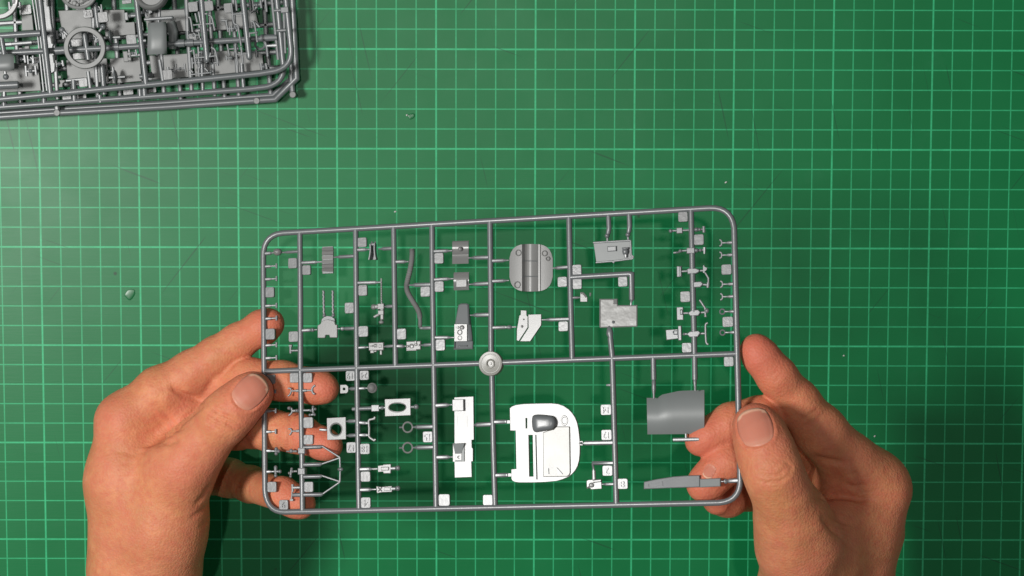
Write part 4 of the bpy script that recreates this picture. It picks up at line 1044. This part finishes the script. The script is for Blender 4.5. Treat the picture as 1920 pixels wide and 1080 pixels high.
def seg_dist(p, line):
    """distance to a polyline and a weight that fades towards its two ends"""
    d = np.full(len(p), 1e9); w = np.zeros(len(p))
    pts = [np.array(q, float) for q in line]
    ln = [np.linalg.norm(b - a) for a, b in zip(pts[:-1], pts[1:])]; tot = max(sum(ln), 1e-6); acc = 0
    for a, b, l in zip(pts[:-1], pts[1:], ln):
        ab = b - a
        t = np.clip(((p - a) @ ab) / max(ab @ ab, 1e-9), 0, 1)
        q = np.linalg.norm(p - a - t[:, None] * ab, axis=1)
        m = q < d
        d = np.where(m, q, d); w = np.where(m, (acc + t * l) / tot, w); acc += l
    return d, np.clip(np.sin(np.pi * np.clip(w, 0.02, 0.98)) * 1.25, 0, 1)

def make_hand(label, palm, fingers, cuts, creases, bulges, nails, flush, kblend=0.010):
    P3 = lambda n: np.array(at(n[0], n[1], n[2]))
    allp = [P3(n) for ch in palm for n in ch] + [P3(n) for f in fingers for n in f['nodes']]
    lo = np.min(allp, 0) - 0.028; hi = np.max(allp, 0) + 0.028
    F = Field(lo, hi, 0.00090)
    body = F.new()
    for ch in palm:
        for a, b in zip(ch[:-1], ch[1:]): cone(F, body, P3(a), P3(b), a[3] / 1000, b[3] / 1000, kblend)
    D = body.copy()
    for f in fingers:
        G = F.new(); nd = f['nodes']
        for a, b in zip(nd[:-1], nd[1:]): cone(F, G, P3(a), P3(b), a[3] / 1000, b[3] / 1000, f.get('k', .004), flat=f.get('flat'))
        for q in f.get('bumps', ()): cone(F, G, P3(q), P3(q) + 1e-5, q[3] / 1000, q[3] / 1000, .006)
        D = smin(D, smin(body, G, f.get('join', .009)), 0.0012)
    for (a, b, r, k) in cuts:                        # hollows pressed into the surface
        A, B = P3(a), P3(b); pad = .02
        sl = F.sub(np.minimum(A, B) - r / 1000 - pad, np.maximum(A, B) + r / 1000 + pad)
        T = np.full_like(D, 0.03); cone(F, T, A, B, r / 1000, r / 1000, 0)
        D[sl] = -smin(-D[sl], T[sl], k)
    V, Q = surface_net(F, D)
    V = laplace(V, Q, 6)
    # keep the largest connected sheet only
    Nn = vnormals(V, Q); px = project(V)
    view = CC - V; view /= np.linalg.norm(view, axis=1, keepdims=True)
    facing = (Nn * view).sum(1)
    bvh = BVHTree.FromPolygons([Vector(v) for v in V], [tuple(q) for q in Q])
    def visible(ids):
        ok = np.zeros(len(V), bool)
        for i in ids:
            if facing[i] < 0.05: continue
            d = Vector(V[i]) - CAM_C; L = d.length
            hit = bvh.ray_cast(CAM_C, d / L)
            if hit[0] is not None and hit[3] > L - 0.0035: ok[i] = True
        return ok
    disp = np.zeros(len(V))
    near = np.zeros(len(V), bool); dl = []
    for c in creases + bulges:
        d, wt = seg_dist(px, c[0]); dl.append((d, wt if c[2] > 0 else np.ones(len(V)))); near |= d < c[1] * 3
    for nl in nails:
        near |= np.linalg.norm(px - np.array(nl['c']), axis=1) < 80
    vis = visible(np.nonzero(near)[0])
    for c, (d, wt) in zip(creases + bulges, dl):
        disp += np.where(vis, -c[2] * (1.55 if c[2] > 0 else 1.0) / 1000 * wt * np.exp(-(d / c[1]) ** 2), 0)
    for nl in nails:
        ca, sa = math.cos(nl['a']), math.sin(nl['a'])
        q = px - np.array(nl['c'])
        s_ = (q[:, 0] * ca + q[:, 1] * sa) / nl['l']; t_ = (-q[:, 0] * sa + q[:, 1] * ca) / nl['w']
        rr = (np.abs(s_) ** 2.6 + np.abs(t_) ** 2.6) ** (1 / 2.6)
        fold = np.exp(-((rr - 1.14) / 0.10) ** 2) * np.clip(0.55 - s_, 0, 1)
        disp += np.where(vis, 0.00045 * fold - 0.00050 * np.clip((1.05 - rr) * 6, 0, 1), 0)
    V = V + Nn * disp[:, None]
    me = bpy.data.meshes.new("hand")
    me.from_pydata(V.tolist(), [], Q.tolist()); me.materials.append(SKIN); me.shade_smooth()
    fl = np.zeros(len(V))
    for (x, y, z, r, amt) in flush:
        c = np.array(at(x, y, z)); fl = np.maximum(fl, amt * np.exp(-(np.linalg.norm(V - c, axis=1) / (r / 1000)) ** 2))
    at_ = me.attributes.new("flush", 'FLOAT', 'POINT'); at_.data.foreach_set("value", fl.astype(np.float32))
    o = bpy.data.objects.new("hand", me); COL.objects.link(o)
    tag(o, label, "hand", "hands holding the sprue")
    bvh = BVHTree.FromPolygons([Vector(v) for v in V], [tuple(q) for q in Q])
    for nl in nails:
        ca, sa = math.cos(nl['a']), math.sin(nl['a']); n1, n2 = 18, 15
        top = []; bad = False; fe = []
        for i in range(n1):
            for j in range(n2):
                u = -1 + 2 * i / (n1 - 1); v = -1 + 2 * j / (n2 - 1)
                su = u * math.sqrt(1 - 0.42 * v * v); sv = v * math.sqrt(1 - 0.36 * u * u)
                x = nl['c'][0] + nl['l'] * su * ca - nl['w'] * sv * sa; y = nl['c'][1] + nl['l'] * su * sa + nl['w'] * sv * ca
                d = ray(x, y).normalized(); h = bvh.ray_cast(CAM_C, d)
                if h[0] is None or (top and len(top) > 3 and abs(h[0].z - top[-1][0].z) > 0.006 and False):
                    d2 = ray(nl['c'][0] + (x - nl['c'][0]) * .93, nl['c'][1] + (y - nl['c'][1]) * .93).normalized(); h2 = bvh.ray_cast(CAM_C, d2)
                    pos, nor = (h2[0], h2[1]) if h2[0] is not None else (top[-1][0], top[-1][1])
                else: pos, nor = h[0], h[1]
                lift = 0.00055 - 0.00080 * max(0, abs(v) - 0.6) ** 1.0 * 1.2 - (0.0009 * max(0, -u - 0.75))
                top.append((pos, nor, lift)); fe.append(1.0 if u > 0.80 - .10 * v * v else (0.30 * max(0, 1 - ((u + .95) / .35) ** 2) if u < -.6 else 0.0))
        b = MB(); vs = [p + n * l for p, n, l in top] + [p - n * 0.0006 for p, n, l in top]
        fs = []; M = n1 * n2
        for i in range(n1 - 1):
            for j in range(n2 - 1):
                a = i * n2 + j; q = (a, a + 1, a + n2 + 1, a + n2); fs.append(q); fs.append(tuple(k + M for k in reversed(q)))
        rim = [j for j in range(n2)] + [i * n2 + n2 - 1 for i in range(1, n1)] + [(n1 - 1) * n2 + j for j in range(n2 - 2, -1, -1)] + [i * n2 for i in range(n1 - 2, 0, -1)]
        for k in range(len(rim)):
            a, c = rim[k], rim[(k + 1) % len(rim)]; fs.append((c, a, a + M, c + M))
        me = bpy.data.meshes.new("fingernail"); me.from_pydata([tuple(v) for v in vs], [], fs); me.materials.append(NAIL)
        bm = bmesh.new(); bm.from_mesh(me); bmesh.ops.recalc_face_normals(bm, faces=bm.faces)
        bm.to_mesh(me); bm.free(); me.shade_smooth()
        A = me.attributes.new("free_edge", 'FLOAT', 'POINT'); A.data.foreach_set("value", np.array(fe + fe, np.float32))
        no = bpy.data.objects.new("fingernail", me); COL.objects.link(no); no.parent = o
    return o

pz = plane_z
def fn(x, y, dz, r): return (x, y, pz(x, y, dz / 1000), r)       # a joint measured from the sprue's plane
# left hand -----------------------------------------------------------------
wl = [(268, 1100, .094, 20.5), (266, 1420, .085, 25)]
wl2 = [(270, 1100, .064, 20), (268, 1420, .055, 25)]
palm_l = [
    wl, wl2,
    [(252, 1060, .094, 21), (240, 900, .100, 17.5), (236, 792, .100, 12.6)],
    [(250, 1060, .080, 18), (246, 900, .080, 15), (250, 800, .076, 12)],
    [(255, 1060, .066, 18), (254, 910, .062, 14), (258, 830, .056, 11.5)],
    [(262, 1060, .056, 17), (266, 930, .046, 13), (268, 880, .038, 10.5)],
    [(300, 1060, .098, 19), (306, 985, .106, 18.0), (338, 880, .116, 14.0)],
    [(290, 1000, .088, 19), (285, 860, .088, 13.0)],
    [(300, 930, .092, 14), (300, 850, .092, 9.5)],
    [(300, 815, .094, 10), (345, 785, .097, 8.5), (392, 762, .096, 7.5)],
]
fing_l = [
    dict(nodes=[(338, 880, .116, 13.6), (378, 830, .1225, 12.0), fn(420, 785, 11.5, 11.0), fn(446, 760, 10.4, 10.0), fn(470, 738, 9.6, 8.6), fn(476, 734, 9.2, 8.0)], k=.005, join=.012),
    dict(nodes=[(236, 792, .100, 12.8), (300, 735, .101, 11.4), (362, 698, .101, 9.9), (405, 668, .103, 8.6), fn(446, 641, -9.3, 7.9), fn(492, 614, -8.8, 7.6), fn(506, 606, -8.2, 6.6)], k=.004, join=.008),
    dict(nodes=[(250, 800, .076, 12), (340, 758, .088, 10.5), (412, 716, .0965, 9.4), fn(470, 710, -10.4, 8.9), fn(530, 714, -10.0, 8.6), fn(590, 724, -9.0, 7.6), fn(607, 728, -8.2, 7.0)], k=.004, join=.007),
    dict(nodes=[(258, 830, .056, 11.5), (360, 812, .066, 9.6), (445, 806, .082, 8.8), fn(505, 806, -11.0, 9.0), fn(560, 813, -10.0, 8.5), fn(606, 832, -8.5, 6.8), fn(616, 836, -8.0, 6.2)], k=.004, join=.007),
    dict(nodes=[(268, 880, .038, 10.5), (370, 890, .048, 9.5), (430, 896, .060, 8.8), (470, 908, .076, 8.2), fn(530, 928, -10.5, 7.6), fn(556, 942, -9.0, 6.6), fn(566, 946, -8.6, 6.0)], k=.004, join=.007),
]
crease_l = [
    ([(318, 716), (328, 732), (345, 742), (368, 748), (385, 756)], 5, 1.3),
    ([(388, 756), (352, 782), (318, 810), (296, 824), (262, 838)], 4.5, 1.1), ([(280, 768), (300, 790), (318, 812), (330, 824)], 6, .5), ([(284, 752), (312, 778), (334, 806), (352, 800)], 5, .6),
    ([(292, 826), (318, 830), (340, 822)], 6, .7), ([(262, 838), (290, 832), (310, 836)], 5, .4), ([(250, 850), (280, 845)], 4, .3),
    ([(384, 770), (404, 784), (424, 792), (446, 806)], 3.6, 1.05), ([(392, 762), (412, 776), (434, 784), (454, 797)], 3.4, .95), ([(376, 780), (398, 794), (418, 803), (438, 815)], 3.4, .75), ([(405, 757), (424, 768), (440, 774)], 2.6, .22),
    ([(398, 905), (380, 930), (362, 950)], 4, .5), ([(400, 940), (376, 960), (352, 975)], 4, .4), ([(398, 970), (372, 990)], 4, .35), ([(392, 925), (370, 945)], 3, .3),
    ([(210, 842), (240, 850), (262, 858)], 4, .2), ([(225, 870), (250, 866)], 4, .2),
    ([(425, 640), (440, 668)], 3, .22), ([(433, 634), (449, 662)], 3, .2), ([(545, 684), (548, 750)], 3.6, .7), ([(552, 690), (556, 745)], 3, .3), ([(545, 770), (540, 846)], 3.6, .7), ([(553, 772), (549, 848)], 3, .5), ([(505, 900), (498, 950)], 3.4, .6),
]
bulge_l = [([(330, 880), (350, 905)], 26, -1.0), ([(225, 770), (222, 800)], 26, -.8), ([(300, 772), (312, 752)], 13, -.6), ([(330, 775), (352, 772)], 13, -.7)]
nails_l = [dict(c=(469, 735), a=math.radians(-46), l=35, w=28)]
flush_l = [(478, 735, pz(478, 735, .015), 15, .8), (510, 606, pz(510, 606, -.008), 14, .75), (610, 728, pz(610, 728, -.008), 18, .75), (615, 835, pz(615, 835, -.008), 18, .8), (562, 942, pz(562, 942, -.008), 17, .7), (412, 792, .133, 10, .25), (340, 780, .10, 12, .4), (215, 780, .105, 14, .3), (360, 890, .13, 16, .25), (525, 815, .10, 20, .4)]
make_hand("hand entering at the lower left, thumbnail over the sprue's left rail and fingers underneath", palm_l, fing_l, [], crease_l, bulge_l, nails_l, flush_l)
# right hand ----------------------------------------------------------------
palm_r = [
    [(1535, 1110, .150, 23), (1545, 1420, .125, 27)], [(1590, 1110, .122, 20), (1590, 1420, .105, 25)],
    [(1592, 1060, .142, 19.5), (1612, 980, .146, 16.5), (1640, 914, .148, 13.8)],
    [(1590, 1060, .120, 18), (1618, 990, .120, 16), (1632, 930, .116, 12)],
    [(1585, 1070, .104, 17), (1605, 990, .100, 14), (1610, 940, .094, 11.5)],
    [(1575, 1080, .090, 16), (1590, 1010, .082, 12.5), (1592, 965, .076, 10.5)],
    [(1512, 1090, .162, 20.5), (1498, 1015, .182, 15.5), (1484, 970, .192, 12.8)],
    [(1550, 1025, .164, 15), (1596, 985, .152, 13)],
    [(1545, 990, .168, 10), (1600, 966, .150, 11)],
    [(1566, 900, .144, 9.0), (1622, 902, .146, 11)],
]
fing_r = [
    dict(nodes=[(1498, 1015, .182, 15.0), (1484, 970, .192, 12.6), (1466, 925, .2015, 11.55), fn(1449, 885, 12.6, 11.25), fn(1434, 842, 11.4, 10.9), fn(1422, 808, 10.2, 9.3), fn(1416, 797, 9.6, 8.4)], k=.006, join=.010),
    dict(nodes=[(1640, 914, .148, 13.6), (1592, 868, .155, 12.6), (1538, 808, .165, 10.9), (1495, 754, .171, 9.2), (1456, 705, .176, 8.1), (1426, 668, .1765, 7.3), (1417, 655, .1765, 6.5)], k=.004, join=.009),
    dict(nodes=[(1632, 930, .112, 12), (1555, 862, .116, 11), (1472, 797, .132, 10.0), fn(1425, 785, -16, 9.2), fn(1372, 795, -11.5, 8.6), fn(1330, 817, -9.0, 7.4), fn(1312, 827, -8.0, 6.4)], k=.004, join=.007),
    dict(nodes=[(1610, 940, .094, 11.5), (1540, 900, .104, 10.5), (1462, 850, .122, 9.6), (1410, 845, .140, 9.2), fn(1362, 868, -11.5, 8.8), fn(1330, 900, -9.4, 7.6), fn(1318, 910, -8.6, 7.0)], k=.004, join=.007),
    dict(nodes=[(1592, 965, .076, 10.5), (1520, 950, .086, 9.6), (1450, 920, .106, 8.8), (1405, 920, .128, 8.4), (1365, 934, .145, 7.8), (1346, 936, .152, 7.0)], k=.004, join=.007),
]
crease_r = [
    ([(1520, 852), (1536, 862), (1560, 866), (1590, 868)], 6, 1.0), ([(1524, 938), (1540, 932), (1563, 928), (1590, 931), (1612, 936), (1645, 934)], 6, 1.4),
    ([(1538, 964), (1556, 985), (1575, 1005)], 6, .9), ([(1543, 962), (1570, 972), (1600, 985)], 5, .5), ([(1550, 975), (1580, 995)], 4, .35), ([(1545, 968), (1566, 995), (1590, 1020)], 4, .4),
    ([(1598, 878), (1612, 900), (1622, 930)], 5, .5), ([(1580, 905), (1602, 912), (1632, 908)], 4.5, .5), ([(1590, 890), (1612, 886)], 4, .4), ([(1600, 920), (1625, 925), (1650, 918)], 4, .4),
    ([(1420, 888), (1440, 893), (1462, 889), (1480, 874)], 3.4, .66), ([(1418, 900), (1440, 906), (1464, 902), (1484, 890)], 3.2, .66), ([(1424, 877), (1444, 880), (1462, 875)], 3.0, .45), ([(1430, 912), (1450, 914), (1470, 908)], 2.8, .25), ([(1470, 862), (1484, 876), (1478, 892)], 3, .25),
    ([(1440, 715), (1462, 690)], 3, .2), ([(1446, 722), (1470, 698)], 3, .22), ([(1500, 790), (1540, 765)], 4, .3), ([(1508, 800), (1548, 776)], 4, .25),
    ([(1366, 766), (1378, 830)], 3, .3),
]
crease_r += [([(1548 + 3 * k, 972 + 9 * k), (1575 + 4 * k, 978 + 11 * k), (1602 + 3 * k, 984 + 14 * k)], 2.6, .22) for k in range(5)]
crease_r += [([(1596 + 5 * k, 880 + 3 * k), (1606 + 5 * k, 905 + 2 * k), (1604 + 6 * k, 930)], 2.4, .2) for k in range(5)]
crease_l += [([(255 + 9 * k, 780 + 12 * k), (290 + 8 * k, 790 + 11 * k), (322 + 4 * k, 800 + 9 * k)], 2.6, .22) for k in range(5)]
crease_l += [([(290 + 14 * k, 735 + 8 * k), (305 + 14 * k, 760 + 8 * k), (330 + 12 * k, 785 + 7 * k)], 2.4, .18) for k in range(5)]
bulge_r = [([(1655, 905), (1690, 925)], 30, -.9), ([(1590, 890), (1610, 905)], 14, -.7), ([(1590, 950), (1630, 955)], 16, -.6), ([(1480, 1010), (1490, 1040)], 26, -.8), ([(1555, 890), (1580, 905)], 14, .5)]
nails_r = [dict(c=(1416.5, 802), a=math.radians(-106), l=35.5, w=33), dict(c=(1330, 884), a=math.radians(118), l=14, w=11)]
flush_r = [(1416, 790, pz(1416, 790, .016), 16, .7), (1415, 655, .178, 22, .85), (1318, 825, pz(1318, 825, -.008), 18, .8), (1320, 908, pz(1320, 908, -.008), 18, .75), (1350, 936, .155, 14, .7), (1452, 890, .205, 10, .2), (1600, 905, .155, 14, .4), (1680, 920, .15, 15, .35), (1490, 1040, .185, 14, .25)]
make_hand("hand entering at the lower right, index finger stretched up beside the sprue's right rail", palm_r, fing_r, [], crease_r, bulge_r, nails_r, flush_r)
